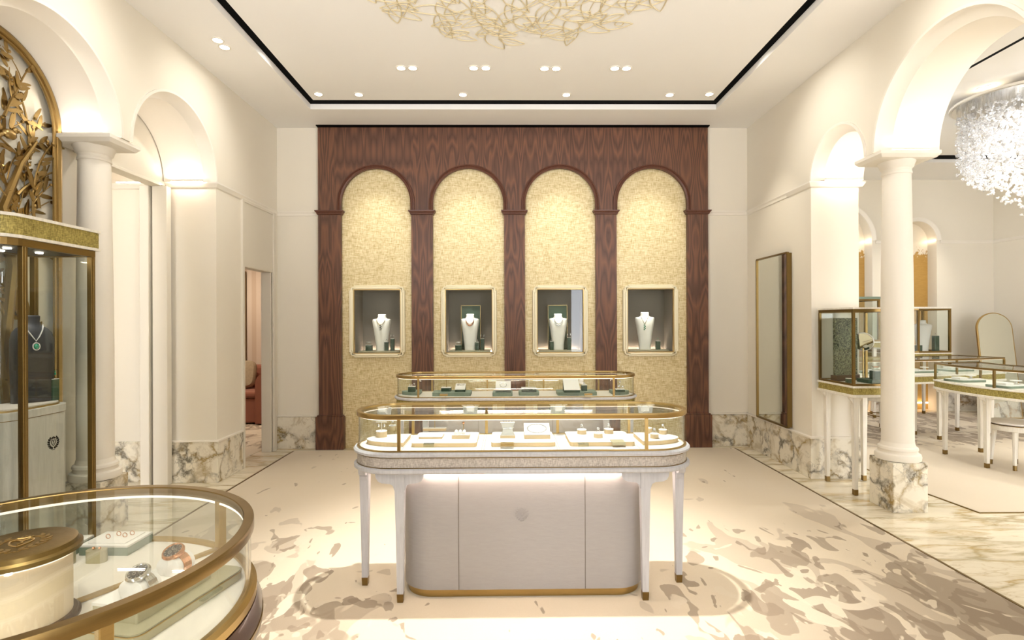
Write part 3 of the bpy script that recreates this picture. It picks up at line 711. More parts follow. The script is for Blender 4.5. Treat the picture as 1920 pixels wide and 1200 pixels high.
# ================================================================= ISLAND COUNTERS
def deskcase(name,label,cx,cy,a,r,back=False):
    t=thing(name,label,'display counter',(cx,cy,0))
    ol=stadium(0,0,a,r)
    # podium
    pa,pr=a-.248,r-.05
    po=stadium(.006,.005,pa,pr,20)
    link('podium',MB().prism(po,.05,.655),'leather',t,smooth=True)
    for x in (-.337,.325): link('panel_seam',MB().box(x-.0015,x+.0015,-pr+.003,-pr+.0062,.052,.653),'seam',t)
    link('plinth',MB().prism(offset(po,-.018),.006,.052),'brass',t,smooth=True)
    m=MB(); crest(m,(-.008,-pr+.004,.447),(1,0,0),(0,0,1),(0,-1,0),.040,.0025); link('crest_emblem',m,'leather',t,label='embossed crest of laurel, heart and crown')
    link('light_strip',MB().band(po,.010,.022,.662,.670),'tableglow',t)
    # table top bands
    link('apron',MB().sweep(ol,[(-.012,.672),(.008,.672),(.018,.68),(.018,.694),(.006,.700),(-.02,.700)]).prism(offset(ol,-.012),.674,.698),'ash',t,smooth=True)
    link('gold_line',MB().band(ol,-.02,.004,.700,.704),'brassdark',t); link('gold_line',MB().band(ol,-.02,.004,.753,.757),'brassdark',t)
    link('gauze_band',MB().band(ol,-.02,.001,.704,.753),'goldweave' if back else 'greygauze',t,smooth=True)
    link('cornice',MB().sweep(ol,[(-.03,.757),(.006,.757),(.018,.763),(.020,.774),(.012,.783),(-.03,.784)]),'ash',t,smooth=True)
    link('deck',MB().prism(offset(ol,-.012),.757,.786),'deckcream',t)
    g=MB(); g.band(ol,-.012,.002,.784,.790); link('gold_sill',g,'brass',t)
    for x in (-.630,-.215,-.203,.180,.192,.612): link('deck_line',MB().box(x-.001,x+.001,-r+.02,r-.02,.786,.7866),'seam',t)
    link('glass_wall',MB().band(ol,-.010,-.006,.789,.952),'glass',t,smooth=True)
    link('glass_top',MB().prism(offset(ol,-.014),.962,.969),'glass',t)
    rim=MB().sweep(ol,[(-.016,.950),(.002,.950),(.004,.953),(.004,.973),(.002,.975),(-.016,.975)]); link('top_rim',rim,'brass',t,smooth=True)
    link('case_light',MB().band(ol,-.017,-.011,.944,.949),'caselight',t)
    for x in ((-.637,-.204,.217,.64) if not back else (-.80,-.27,.27,.80)):
        link('post',MB().box(x-.008,x+.008,r-.012,r+.001,.786,.952),'brass',t,bev=.001)
    for x in ((-.637,.636) if not back else (-.86,.86)):
        link('post',MB().box(x-.0085,x+.0085,-r-.001,-r+.012,.786,.952),'brass',t,bev=.001)
    # legs
    def leg(x,y,rot,bs=1):
        R=Matrix.Translation((x,y,0))@Matrix.Rotation(rot,4,'Z')
        m=MB(R)
        m.loft([[(sx*w/2,sy*w/2,z) for sx,sy in ((-1,-1),(1,-1),(1,1),(-1,1))] for z,w in ((.05,.032),(.35,.040),(.62,.050),(.672,.052))])
        pr=[(-.125,.672),(-.122,.650),(-.112,.632),(-.092,.622),(-.050,.618),(-.034,.608),(-.027,.585),(.027,.585),(.034,.608),(.050,.618),(.092,.622),(.112,.632),(.122,.650),(.125,.672)]
        pr=[(q*bs if abs(q)>.04 else q,z) for q,z in pr]; m.prismY(pr,-.018,.018)
        l=link('leg',m,'ash',t)
        f=MB(R).loft([[(sx*w/2,sy*w/2,z) for sx,sy in ((-1,-1),(1,-1),(1,1),(-1,1))] for z,w in ((.006,.030),(.05,.034))]); link('brass_foot',f,'brassdark',l)
    lx=.636 if not back else .80
    leg(-lx,-r+.03,0); leg(lx-.004,-r+.03,0); leg(-lx,r-.03,0); leg(lx,r-.03,0); leg(-a+.034,0,PI/2,.6); leg(a-.034,0,PI/2,.6)
    return t
FC=(.080,2.965); deskcase('jewellery_counter','white front island counter with a crest and rounded glass case',FC[0],FC[1],.900,.215)
BC=(.078,4.935); deskcase('jewellery_counter','second glass topped island counter behind the front one, before the wood arches',BC[0],BC[1],1.09,.225,True)
# trays on the front counter
ZD=.786
def tray(name,label,x0,x1,y0,y1,r,h,side,top,loc_z=ZD,shape=None,group=None):
    cx,cy=(x0+x1)/2,(y0+y1)/2
    t=thing(name,label,'display tray',(cx,cy,loc_z),group=group)
    pts=shape if shape else rrect(x0-cx,x1-cx,y0-cy,y1-cy,r)
    link('tray_body',MB().prism(pts,0.0006,h-.003),side,t); link('tray_top',MB().prism(offset(pts,.001),h-.003,h),top,t)
    return t
def halfoval(w,d,sgn,n=16):
    pts=[(sgn*w/2*0,0)]
    a=[( -sgn*w/2+ sgn*w*math.cos(t) , d/2*math.sin(t)) for t in [-PI/2+PI*i/n for i in range(n+1)]]
    if sgn<0: a=a[::-1]
    return a
FY0,FY1=2.845,3.12
gt='cream trays inside the front counter'
tray('display_tray','wide cream tray holding a slanted pad and a ring box, left middle of front case',-.511,-.165,FY0,FY1,.02,.024,'beigebox','traytop',group=gt)
tray('display_tray','wide cream tray in the middle of the front case under a necklace plaque',-.087,.255,FY0,FY1,.02,.024,'beigebox','traytop',group=gt)
tray('display_tray','wide cream tray with three ring cylinders, right middle of the front case',.333,.68,FY0,FY1,.02,.024,'beigebox','traytop',group=gt)
tray('display_tray','half round cream tray at the left end of the front case',-.775,-.555,2.86,3.08,.02,.024,'beigebox','traytop',shape=halfoval(.22,.22,-1),group=gt)
tray('display_tray','half round cream tray at the right end of the front case',.725,.945,2.86,3.08,.02,.024,'beigebox','traytop',shape=halfoval(.22,.22,1),group=gt)
ZT=ZD+.024
def on(px,py,z=ZT): return atZ(px,py,z)
def cylbox(px,py,r,h,label,top,z=ZT,mat='beigebox',tm='diamond',group=None):
    p=on(px,py,z); t=thing('ring_stand',label,'jewellery stand',(p.x,p.y+r,z),group=group)
    link('drum',MB().cyl(0,0,r,0,h,24),mat,t,smooth=True); link('drum_top',MB().cyl(0,0,r+.0008,h,h+.004,24),'white',t,smooth=True); zz=h+.004
    if top=='ring':
        R=.009; link('band',MB().tube([(R*math.cos(2*PI*i/14),0,zz+R+R*math.sin(2*PI*i/14)) for i in range(14)],.0013,5,True),'silver',t)
        link('stone',MB().ball((0,-.001,zz+2*R+.006),.008,n=8,k=5),tm,t)
    elif top=='tee':
        link('tee_bar',MB().cyl(0,0,.0018,zz,zz+.05,8).box(-.03,.03,-.003,.003,zz+.046,zz+.05),'white',t)
        m=MB()
        for x in (-.016,.016): m.ball((x,-.004,zz+.03),.006,.005,.012,7,4)
        link('earrings',m,tm,t)
    return t
gs='ring drums inside the front counter'
cylbox(713,821,.030,.030,'cream drum with an earring bar on the left half round tray','tee',group=gs)
cylbox(735,808,.020,.026,'small cream drum behind the drum with the earring bar on the left half round tray','ring',group=gs)
cylbox(1092,815,.026,.022,'cream drum with a ring, back left of three on the right middle tray','ring',group=gs)
cylbox(1123,822,.024,.022,'cream drum with a ring, front one of three on the right middle tray','ring',group=gs)
cylbox(1143,814,.026,.022,'cream drum with a ring, back right of three on the right middle tray','ring',group=gs)
cylbox(1217,813,.020,.026,'cream drum beside the front post on the right half round tray','none',group=gs)
cylbox(1229,823,.022,.022,'cream drum with a small ring in front on the right half round tray','ring',group=gs)
cylbox(1245,815,.022,.022,'cream drum with a ring at the far right of the front case','ring',group=gs)
# tray 1: pad + box with ring rolls + tee
def slab(name,label,cat,px0,px1,py,h,d,z=ZT,mat='beigebox',top='traytop',tilt=0,rz=0):
    a=on(px0,py,z); b=on(px1,py,z); w=b.x-a.x
    t=thing(name,label,cat,((a.x+b.x)/2,a.y,z),rz)
    if tilt==0:
        link('block',MB().box(-w/2,w/2,0,d,0,h-.003),mat,t,bev=.001); link('block_top',MB().box(-w/2,w/2,0,d,h-.003,h),top,t,bev=.001)
    else:
        link('block',MB().prismX([(0,0),(d,0),(d,h+tilt),(0,h)],-w/2,w/2),mat,t); link('block_top',MB().prismX([(-.001,h),(d,h+tilt),(d,h+tilt+.004),(-.001,h+.004)],-w/2,w/2),top,t)
    return t,w
t,w=slab('display_pad','flat cream pad on the left middle tray of the front case','display pad',785,829,823,.012,.10)
t,w=slab('earring_stand','long cream block with hanging earrings at the back of the left middle tray','jewellery stand',793,836,808,.016,.03)
link('stem',MB().cyl(0,.015,.002,.016,.105,8),'brass',t); link('bar',MB().box(-.035,.035,.012,.018,.101,.105),'acrylic',t)
m=MB()
for x in (-.028,.028): m.ball((x,.01,.085),.008,.005,.008,7,4); m.ball((x,.01,.068),.006,.004,.008,7,4)
link('earrings',m,'diamond',t)
t,w=slab('ring_box','cream ring box with white rolls on the left middle tray','ring box',847,880,823,.022,.07)
for k in range(3): link('ring_roll',MB().tube([(-w/2+.02+.022*k,.008,.028),(-w/2+.02+.022*k,.062,.030)],.009,10),'white',t,smooth=True)
link('stem',MB().cyl(.012,.055,.0018,.02,.075,8),'brass',t); link('ring_tip',MB().ball((.012,.055,.078),.007,n=7,k=4),'rosegold',t)
# tray 2
t,w=slab('bracelet_stand','clear waisted bracelet stand on a cream block in the middle tray','jewellery stand',938,966,822,.018,.04)
rings=[[(wd*sx,.02+.012*sy,z) for sx,sy in ((-1,-1),(1,-1),(1,1),(-1,1))] for z,wd in ((.018,.038),(.035,.028),(.055,.026),(.07,.033),(.085,.040))]
link('waist',MB().loft(rings),'sheet',t); m=MB()
for k in range(5): m.cyl(-.03+.015*k,.02,.0018,.085,.10,6)
link('prongs',m,'silver',t); link('bracelet',MB().tube([(.029*math.cos(2*PI*i/20),.02+.014*math.sin(2*PI*i/20),.058+.004*math.sin(2*PI*i/20)) for i in range(20)],.004,6,True),'diamond',t)
t,w=slab('necklace_plaque','white slanted plaque holding an oval diamond necklace in the middle tray','necklace display',983,1032,823,.020,.09,tilt=.045)
m=MB(); n=40
for i in range(n):
    a=2*PI*i/n; x=.052*math.cos(a); yy=.045+.034*math.sin(a); zz=.020+.045*yy/.09+.006
    m.ball((x,yy,zz),.0042,n=6,k=4)
link('oval_necklace',m,'diamond',t)
def tag_clip(px,py,w,label,mat='acrylic',z=ZT-.006,d=.02):
    p=on(px,py,z); t=thing('tray_tag',label,'label holder',(p.x,p.y,z),group='small tags on the counter trays')
    link('plate',MB().box(-w/2,w/2,-.006,d,.006,.010),mat,t,bev=.001); link('lip',MB().box(-w/2,w/2,-.008,-.004,-.006,.010),mat,t,bev=.001)
    return t
tag_clip(804,835,.055,'clear tag on the front edge of the left middle tray')
tag_clip(951,834,.07,'gold edged tag on the front edge of the middle tray','brass')
tag_clip(1094,835,.055,'clear tag on the front edge of the right middle tray')
tag_clip(1160,832,.07,'grey pad tag on the front right of the right middle tray','champagne',d=.06)
# white holders hanging under the rear rim, unlit
def rimholder(px,label,first=[None]):
    p=atY(px,765,3.145)
    if first[0] is None:
        t=thing('rim_holder',label,'lamp',(p.x,3.145,.905),group='white holders at the rear rim of the front counter')
        link('housing',MB().prismY([(-.038,.0),(.038,0),(.045,.048),(-.045,.048)],-.006,.012),'holderwhite',t,bev=.003)
        link('lens',MB().tube([(0,-.007,.004),(0,-.016,.004)],.02,16),'white',t); first[0]=t; return t  # plain white disc on the front, gives no light
    return dup(first[0],(p.x,3.145,.905),label)
for px,lab in ((720,'white holder at the left end of the front counter rear rim'),(882,'white holder left of centre on the front counter rear rim'),(1046,'white holder right of centre on the front counter rear rim'),(1210,'white holder at the right end of the front counter rear rim')): rimholder(px,lab)
# ---- back counter contents
gt='sage trays inside the back counter'; bz=ZD+.022
def btray(px0,px1,py,d,label,shape=None,first=None):
    a=atZ(px0,py,ZD);b=atZ(px1,py,ZD)
    return tray('display_tray',label,a.x,b.x,a.y,a.y+d,.015,.03,'sage','sage',shape=shape,group=gt)
w0=atZ(785,742,ZD).x-atZ(750,742,ZD).x
btray(750,785,742,.2,'half round sage tray at the left end of the back case',halfoval(w0,.2,-1))
btray(810,882,743,.2,'long sage tray with two boxes, left middle of the back case')
btray(924,961,743,.2,'sage tray under a white slanted plaque, centre left of the back case')
btray(973,1011,742,.2,'sage tray with a tee bar stand, centre right of the back case')
btray(1046,1120,742,.2,'long sage tray with a necklace plaque, right middle of the back case')
w0=atZ(1184,741,ZD).x-atZ(1150,741,ZD).x
btray(1150,1184,741,.2,'half round sage tray at the right end of the back case',halfoval(w0,.2,1))
ZB2=ZD+.03
def bslab(px0,px1,py,h,d,label,cat,name,mat='green',top='white',tilt=0):
    a=atZ(px0,py,ZB2);b=atZ(px1,py,ZB2);w=b.x-a.x
    t=thing(name,label,cat,((a.x+b.x)/2,a.y,ZB2)); 
    link('block',MB().prismX([(0,0),(d,0),(d,h+tilt),(0,h)],-w/2,w/2),mat,t); link('block_top',MB().prismX([(-.001,h),(d,h+tilt),(d,h+tilt+.005),(-.001,h+.005)],-w/2,w/2),top,t)
    return t,w
t,w=bslab(765,778,735,.045,.05,'dark green box with rings on the left half round sage tray','ring box','ring_box'); m=MB(); [m.ball((x,.02,.062+.01*(x>0)),.008,n=6,k=4) for x in (-.02,0,.02)]; link('rings',m,'diamond',t)
t,w=bslab(827,845,734,.03,.07,'dark green box with an upright pin, left on the long sage tray','jewellery stand','pin_stand'); link('pin',MB().cyl(0,.04,.003,.03,.13,8),'brass',t)
t,w=bslab(853,872,735,.02,.1,'green box with white slanted ring pad, right on the long sage tray','ring box','ring_box',tilt=.04); m=MB(); [m.ball((x,.07,.06),.012,n=6,k=4) for x in (-.025,0,.025)]; link('ring_roll',m,'white',t)
t,w=bslab(929,958,736,.02,.12,'white slanted plaque on the centre left sage tray','necklace display','necklace_plaque',tilt=.07); link('necklace',MB().tube([(.03*math.cos(2*PI*i/16),.06+.03*math.sin(2*PI*i/16),.062+.017*math.sin(2*PI*i/16)) for i in range(16)],.002,5,True),'silver',t)
t,w=bslab(978,1006,735,.03,.09,'green block with a white tee bar on the centre right sage tray','jewellery stand','tee_stand'); link('tee_bar',MB().cyl(0,.05,.003,.03,.12,8).box(-.045,.045,.045,.055,.115,.122),'white',t)
t,w=bslab(1058,1088,736,.02,.13,'white slanted plaque with a rose gold necklace in the back case','necklace display','necklace_plaque',tilt=.08); link('necklace',MB().tube([(-.05+.1*i/12,.07-.045*math.sin(PI*i/12)+.02,.075-.027*math.sin(PI*i/12)) for i in range(13)],.003,5),'rosegold',t)
t,w=bslab(1091,1101,733,.05,.05,'small dark green block with a ring beside the rose gold necklace plaque','ring box','ring_box'); m=MB().ball((0,.025,.068),.012,n=7,k=4); link('stone',m,'diamond',t)
t,w=bslab(1155,1172,735,.02,.06,'green pad with three flower earrings on the right half round sage tray','ring box','ring_box'); m=MB(); [m.ball(q,.011,n=6,k=4) for q in ((-.01,.03,.05),(.025,.03,.045),(.0,.03,.09))]; m.cyl(0,.03,.002,.02,.09,6); link('flowers',m,'diamond',t)
tag_clip(832,741,.07,'gold tag on the front of the long sage tray, back case','brass',ZD+.024); tag_clip(1103,740,.07,'gold tag beside the small dark green block in the back case','brass',ZD+.024)
# ================================================================= LEFT: tree panel + tall vitrine
def tree_panel():
    X0=-3.02; yc=3.16; R=.505
    t=thing('tree_panel','arched gold tree relief with leaves and a bird filling the left arch','wall relief',(X0,yc,0))
    bk=[(-R,.0),(R,0)]+[(R*math.cos(a),ZS+R*math.sin(a)) for a in [PI*i/32 for i in range(33)]]
    link('back_panel',MB().prismX(bk,-.06,-.05),'treeback',t)
    path=[(R-.02,.02)]+[((R-.02)*math.cos(a),ZS+(R-.02)*math.sin(a)) for a in [PI*i/40 for i in range(41)]]+[(-R+.02,.02)]
    for dr,rr in ((0,.022),(-.03,.010)):
        link('gold_frame',MB().tube([(.0,y*(1+dr/(R-.02)) if z<=ZS else y*(1+dr/(R-.02)),ZS+(z-ZS)*(1+dr/(R-.02)) if z>ZS else z) for y,z in path],rr,8),'goldleaf',t,smooth=True)
    br=MB(); lv=MB(); rnd=random.Random(5)
    def inside(y,z,mg=.05):
        if abs(y)>R-mg: return False
        if z>ZS: return y*y+(z-ZS)**2<(R-mg)**2
        return z>.9
    def leaf(y,z,ang,L,W,x):
        pts=[]
        for i in range(12):
            tt=2*PI*i/12; a=L/2+L/2*math.cos(tt); b=W/2*math.sin(tt)*(1-.25*math.cos(tt)); pts.append((y+a*math.cos(ang)-b*math.sin(ang),z+a*math.sin(ang)+b*math.cos(ang)))
        lv.loft([[(x-.004,p,q) for p,q in pts],[(x,p,q) for p,q in pts]])
    def branch(y,z,ang,length,r,depth):
        n=max(5,int(length/.035)); pts=[];k=rnd.uniform(-1.4,1.4); x=rnd.uniform(-.035,.0); rad=[]
        for i in range(n):
            pts.append((x,y,z)); rad.append(r*(1-.65*i/n)); y+=math.cos(ang)*length/n; z+=math.sin(ang)*length/n; ang+=k*.07+rnd.uniform(-.06,.06)
            if not inside(y,z): break
            if i>1 and (depth>=1 or i>n*.4):
                for s in (-1,1):
                    if rnd.random()<.42: leaf(y,z,ang+s*rnd.uniform(.45,.9),rnd.uniform(.075,.115),rnd.uniform(.020,.030),x+rnd.uniform(-.012,.015))
            if depth<2 and i%4==3 and rnd.random()<.7: branch(y,z,ang+rnd.choice((-1,1))*rnd.uniform(.45,.95),length*rnd.uniform(.45,.7),rad[-1]*.65,depth+1)
            if rnd.random()<.12: lv.ball((x,y+.01,z+.012),.012,n=7,k=4)
        if len(pts)>2: br.tube(pts,r,6,rad=rad)
    for y0,z0,a,L in ((.10,1.5,1.9,.9),(.12,1.9,1.2,.8),(.05,2.1,2.0,1.0),(.32,2.05,1.8,.8),(.2,2.25,.9,.5),(.36,2.2,1.7,.7),(-.2,1.6,1.4,1.0),(.0,2.4,1.4,.6),(.25,1.3,1.6,.7),(.40,1.1,1.6,.8),(.3,2.5,1.5,.5),(.1,2.7,1.2,.45)):
        branch(y0,z0,a,L,.010,1)
    br.tube([(-.01,.15,.9),(-.01,.10,1.3),(-.01,.16,1.8),(-.01,.10,2.15),(-.01,.22,2.45),(-.01,.33,2.62)],.03,8,rad=[.04,.035,.03,.026,.018,.01])
    link('branches',br,'goldleaf',t,smooth=True); link('leaves',lv,'goldleaf',t)
    bd=MB().ball((.005,.13,2.60),.02,.045,.032,12,7).ball((.008,.165,2.635),.018,.022,.02,10,6).tube([(.008,.185,2.635),(.008,.20,2.63)],.004,5).tube([(.0,.09,2.59),(.0,.05,2.56)],.012,6)
    link('bird',bd,'goldleaf',t,smooth=True); return t
tree_panel()
def tall_vitrine():
    vx0,vx1,vy0,vy1=-2.94,-2.56,2.745,3.365
    t=thing('tall_vitrine','tall gold framed glass vitrine under the gold tree at the left edge','display case',((vx0+vx1)/2,(vy0+vy1)/2,0))
    ol=rrect(vx0,vx1,vy0,vy1,.12,8,(1,0,0,0))
    W=dict(world=True)
    link('canopy',MB().prism(offset(ol,.012),1.915,2.01),'goldweave',t,**W)
    m=MB(); m.prism(offset(ol,.02),2.01,2.026); m.prism(offset(ol,.02),1.899,1.915); link('canopy_moulding',m,'ashcream',t,**W)
    link('top_ring',MB().band(ol,-.03,0,1.86,1.899),'brassdark',t,**W); link('bottom_ring',MB().band(ol,-.03,0,.02,.06),'brassdark',t,**W)
    for x,y in ((vx1-.03,vy1-.03),(vx1-.03,vy0+.12),(vx0,vy1-.03),(vx1-.15,vy0)): 
        m=MB().box(x,x+.03,y,y+.03,.06,1.86); m.box(x+.006,x+.033,y+.012,y+.018,.06,1.86); link('post',m,'brassdark',t,bev=.002,**W)
    link('glass_wall',MB().band(ol,-.016,-.011,.06,1.86),'glass',t,smooth=True,**W)
    link('ceiling_panel',MB().prism(offset(ol,-.032),1.865,1.89),'darkgrey',t,**W)
    m=MB()
    for x,y in ((-2.72,2.95),(-2.72,3.15),(-2.85,3.05)): m.cyl(x,y,.018,1.858,1.864,14)
    link('lamp',m,'lamp',t,**W)
    link('floor_plate',MB().prism(offset(ol,-.01),.006,.03),'brassdark',t,**W)
    po=rrect(-2.92,-2.62,2.82,3.285,.12,8,(1,1,0,0))
    link('plinth_body',MB().prism(po,.03,.93),'ashgrey',t,smooth=True,**W)
    g=MB().prism(offset(po,.002),.93,.934); link('gold_line',g,'brassdark',t,**W)
    link('plinth_top',MB().prism(offset(po,.004),.934,.975),'ashgrey',t,smooth=True,**W)
    link('gold_tray',MB().prism(offset(po,-.025),.975,.985),'brass',t,smooth=True,**W); link('deck',MB().prism(offset(po,-.03),.985,.992),'deckcream',t,**W)
    m=MB(); crest(m,(-2.6195,3.122,.765),(0,1,0),(0,0,1),(1,0,0),.042,.002); link('crest_emblem',m,'black',t,label='black crest of laurel and heart',**W)
    return t
tall_vitrine()
def blackbust(loc):
    t=thing('necklace_bust','tall black bust wearing an emerald pendant in the left vitrine','display bust',loc,1.0)
    m=MB(); 
    def ring(z,rx,ry,e,cy): return [(rx*math.copysign(abs(math.cos(a))**e,math.cos(a)),cy+ry*math.copysign(abs(math.sin(a))**e,math.sin(a)),z) for a in [2*PI*i/28 for i in range(28)]]
    m.loft([ring(*q) for q in ((0,.095,.05,.7,0),(.25,.10,.055,.7,0),(.36,.10,.06,.75,0),(.405,.09,.058,.8,.004),(.43,.07,.05,.8,.01),(.445,.045,.042,1,.012),(.47,.038,.038,1,.016),(.50,.042,.042,1,.02),(.506,.035,.035,1,.02))])
    link('body',m,'darkgrey',t,smooth=True); return t
bl=(-2.78,3.17,.993); blackbust(bl)
t=thing('necklace','diamond necklace with an emerald pendant on the black bust','necklace',(bl[0],bl[1],bl[2]+.45),1.0)
pts=[(.05*math.cos(a),.012-.0+.05*math.sin(a)*1.05,-.002+.045*math.sin(a)) for a in [PI+.0+PI*i/14 for i in range(15)]]
m=MB().tube([(-.046,-.01,.0),(-.035,-.045,-.03),(-.015,-.06,-.07),(0,-.062,-.095),(.015,-.06,-.07),(.035,-.045,-.03),(.046,-.01,.0)],.004,7); link('chain',m,'diamond',t,smooth=True)
link('emerald',MB().ball((0,-.068,-.125),.013,.007,.017,8,5),'emerald',t); link('halo',MB().tube([(.016*math.cos(2*PI*i/16),-.066,-.125+.021*math.sin(2*PI*i/16)) for i in range(16)],.004,5,True),'diamond',t)
gem_pillar((-2.715,3.235,.993),.045,.125,'dark green cylinder with emerald drop earrings in the left vitrine','tee',name='earring_pillar',topmat='emerald')
board((-2.87,3.26,.993),.15,.42,'tall dark board behind the black bust in the left vitrine')
# ================================================================= FOREGROUND ROUND CASE
def roundcase():
    cx,cy,r=-1.029,1.144,.444
    t=thing('round_display_case','round glass display case with a wide brass rim in the left foreground','display case',(cx,cy,0))
    ol=circle(0,0,r,96)
    rim=MB().sweep(ol,[(-.022,.951),(-.001,.949),(0,.951),(0,.973),(-.001,.975),(-.022,.975),(-.024,.973)]); link('top_rim',rim,'brassrim',t,smooth=True)
    link('glass_wall',MB().band(ol,-.012,-.007,.822,.951),'glass',t,smooth=True)
    link('glass_top',MB().band(ol,-.34,-.018,.966,.973),'glass',t,smooth=True)
    link('deck',MB().prism(offset(ol,-.014),.79,.816),'deckcream',t)
    link('lower_rim',MB().sweep(ol,[(-.02,.80),(.006,.80),(.006,.818),(-.004,.826),(-.02,.822)]),'brass',t,smooth=True)
    link('belly',MB().loft([[(x,y,z) for x,y in circle(0,0,rr,96)] for z,rr in ((.06,.30),(.45,.33),(.6,.38),(.68,.44),(.73,.462),(.77,.462),(.795,.45))]),'brownbelly',t,smooth=True)
    link('plinth',MB().cyl(0,0,.31,.006,.06,48),'brassdark',t,smooth=True)
    link('belly_line',MB().band(circle(0,0,.462,96),-.004,.002,.745,.752),'brassdark',t)
    for a in (1.031,-.60,-2.4,2.5):
        R=Matrix.Rotation(a,4,'Z'); link('post',MB(R).box(r-.022,r-.001,-.011,.011,.816,.952),'brass',t,bev=.002)
    for a in (1.031,-2.4,2.5):
        R=Matrix.Rotation(a,4,'Z'); link('divider',MB(R).box(.09,r-.02,-.011,.011,.816,.822),'brass',t,bev=.002)
    link('case_light',MB().band(ol,-.021,-.013,.944,.949),'caselight',t)
    # central drum
    link('drum_base',MB().lathe([(.10,.816),(.10,.822),(.094,.828),(.09,.828)],n=48),'brownbelly',t,smooth=True)
    link('drum',MB().lathe([(.086,.828),(.086,.955)],n=64),'drumcream',t,smooth=True)
    link('drum_light',MB().band(circle(0,0,.087,64),0,.006,.957,.961),'caselight',t)
    l=link('lid',MB().lathe([(.098,.961),(.104,.964),(.104,.972),(.097,.976),(.095,.985),(.088,.987),(.0005,.987)],n=64),'brasslid',t,smooth=True)
    m=MB(Matrix.Rotation(.5,4,'Z')); crest(m,(0,0,.987),(1,0,0),(0,1,0),(0,0,1),.055,.0012); link('crest_emblem',m,'brass',t,label='raised brass crest of laurel on the lid')
    return t
roundcase()
ZR=.816
def wpt(px,py,z): return atZ(px,py,z)
# tray with watches
t=thing('watch_tray','olive tray under the watch cushion in the round case','display tray',(-.775,1.215,ZR))
R=Matrix.Rotation(-.22,4,'Z')
link('tray_body',MB(R).prism(rrect(-.10,.085,-.15,.16,.025,5),.0005,.020),'champagne',t); link('gold_line',MB(R).band(rrect(-.10,.085,-.15,.16,.025,5),-.001,.001,.018,.020),'brass',t); link('tray_top',MB(R).prism(rrect(-.098,.083,-.148,.158,.025,5),.020,.0225),'champagne',t)
t2=thing('tray_tag','clear tag clipped to the right side of the watch tray','label holder',(-.688,1.235,ZR)); link('plate',MB(Matrix.Rotation(-.22,4,'Z')).box(-.012,.016,-.03,.03,.012,.018),'acrylic',t2,bev=.002)
bx=thing('watch_box','sage box with white cushions carrying two watches in the round case','watch display',(-.785,1.205,ZR+.0225))
R=Matrix.Rotation(-.20,4,'Z')
link('box',MB(R).prism(rrect(-.058,.052,-.10,.105,.004,3),0,.028),'champagne',bx)
m=MB(R); m.box(-.058,.052,-.10,.105,.028,.034); link('box_top',m,'white',bx)
def ellcush(cx,cy):
    m=MB(R); m.loft([[(cx+rx*math.cos(a),cy+y,.034+.017+rx*.78*math.sin(a)) for a in [2*PI*i/24 for i in range(24)]] for y,rx in ((-.030,.018),(-.024,.030),(0,.032),(.024,.030),(.030,.018))]); return m
link('cushion',ellcush(.010,-.05),'white',bx,smooth=True); link('cushion',ellcush(.0,.055),'white',bx,smooth=True)
def watch(lx,ly,metal,label):
    R4=Matrix.Rotation(-.20,4,'Z'); p=R4@Vector((lx,ly,0)); loc=(bx.location.x+p.x,bx.location.y+p.y,bx.location.z+.034)
    t=thing('wrist_watch',label,'watch',loc,-.20)
    tilt=Matrix.Translation((0,-.004,.036))@Matrix.Rotation(.42,4,'X')
    link('watch_case',MB().lathe([(.015,.0),(.020,.002),(.021,.006),(.019,.0085)],n=32,m=tilt),metal,t,smooth=True)
    link('bezel',MB().tube([(.0178*math.cos(2*PI*i/32),.0178*math.sin(2*PI*i/32),.009) for i in range(32)],.0022,6,True,m=tilt),metal,t,smooth=True)
    link('dial',MB().cyl(0,0,.0165,.0085,.0095,32,m=tilt),'watchface',t)
    m=MB()
    for k in range(12): m.box(.0125,.0155,-.0006,.0006,.0095,.0101,m=tilt@Matrix.Rotation(2*PI*k/12,4,'Z'))
    for a,L in ((.9,.008),(2.2,.012)): m.box(0,L,-.0005,.0005,.0098,.0104,m=tilt@Matrix.Rotation(a,4,'Z'))
    for x,y in ((.006,0),(-.003,.005),(-.003,-.005)): m.tube([tuple(tilt@Vector((x+.003*math.cos(2*PI*i/10),y+.003*math.sin(2*PI*i/10),.0099))) for i in range(10)],.0004,4,True)
    link('hands',m,'silver',t); link('crown',MB().ball((.0225,0,.005),.003,n=8,k=5,m=tilt),metal,t)
    br=MB()
    for k in range(18):
        a=.45+ (2*PI-.9)*k/17; a+=PI/2
        cxx=.0275*math.cos(a); czz=.013+.0245*math.sin(a)
        Mx=Matrix.Translation((cxx,0,czz))@Matrix.Rotation(-a,4,'Y')
        for x0,x1 in ((-.0095,-.0045),(-.004,.004),(.0045,.0095)): br.box(-.0012,.0012,x0,x1,-.0042,.0042,m=Mx)
    link('bracelet',br,metal,t); t.scale=(1.15,)*3
    return t
watch(0.0,.055,'rosegold','rose gold chronograph watch on the farther cushion of the round case')
watch(.012,-.05,'silver','steel chronograph watch on the nearer cushion of the round case')
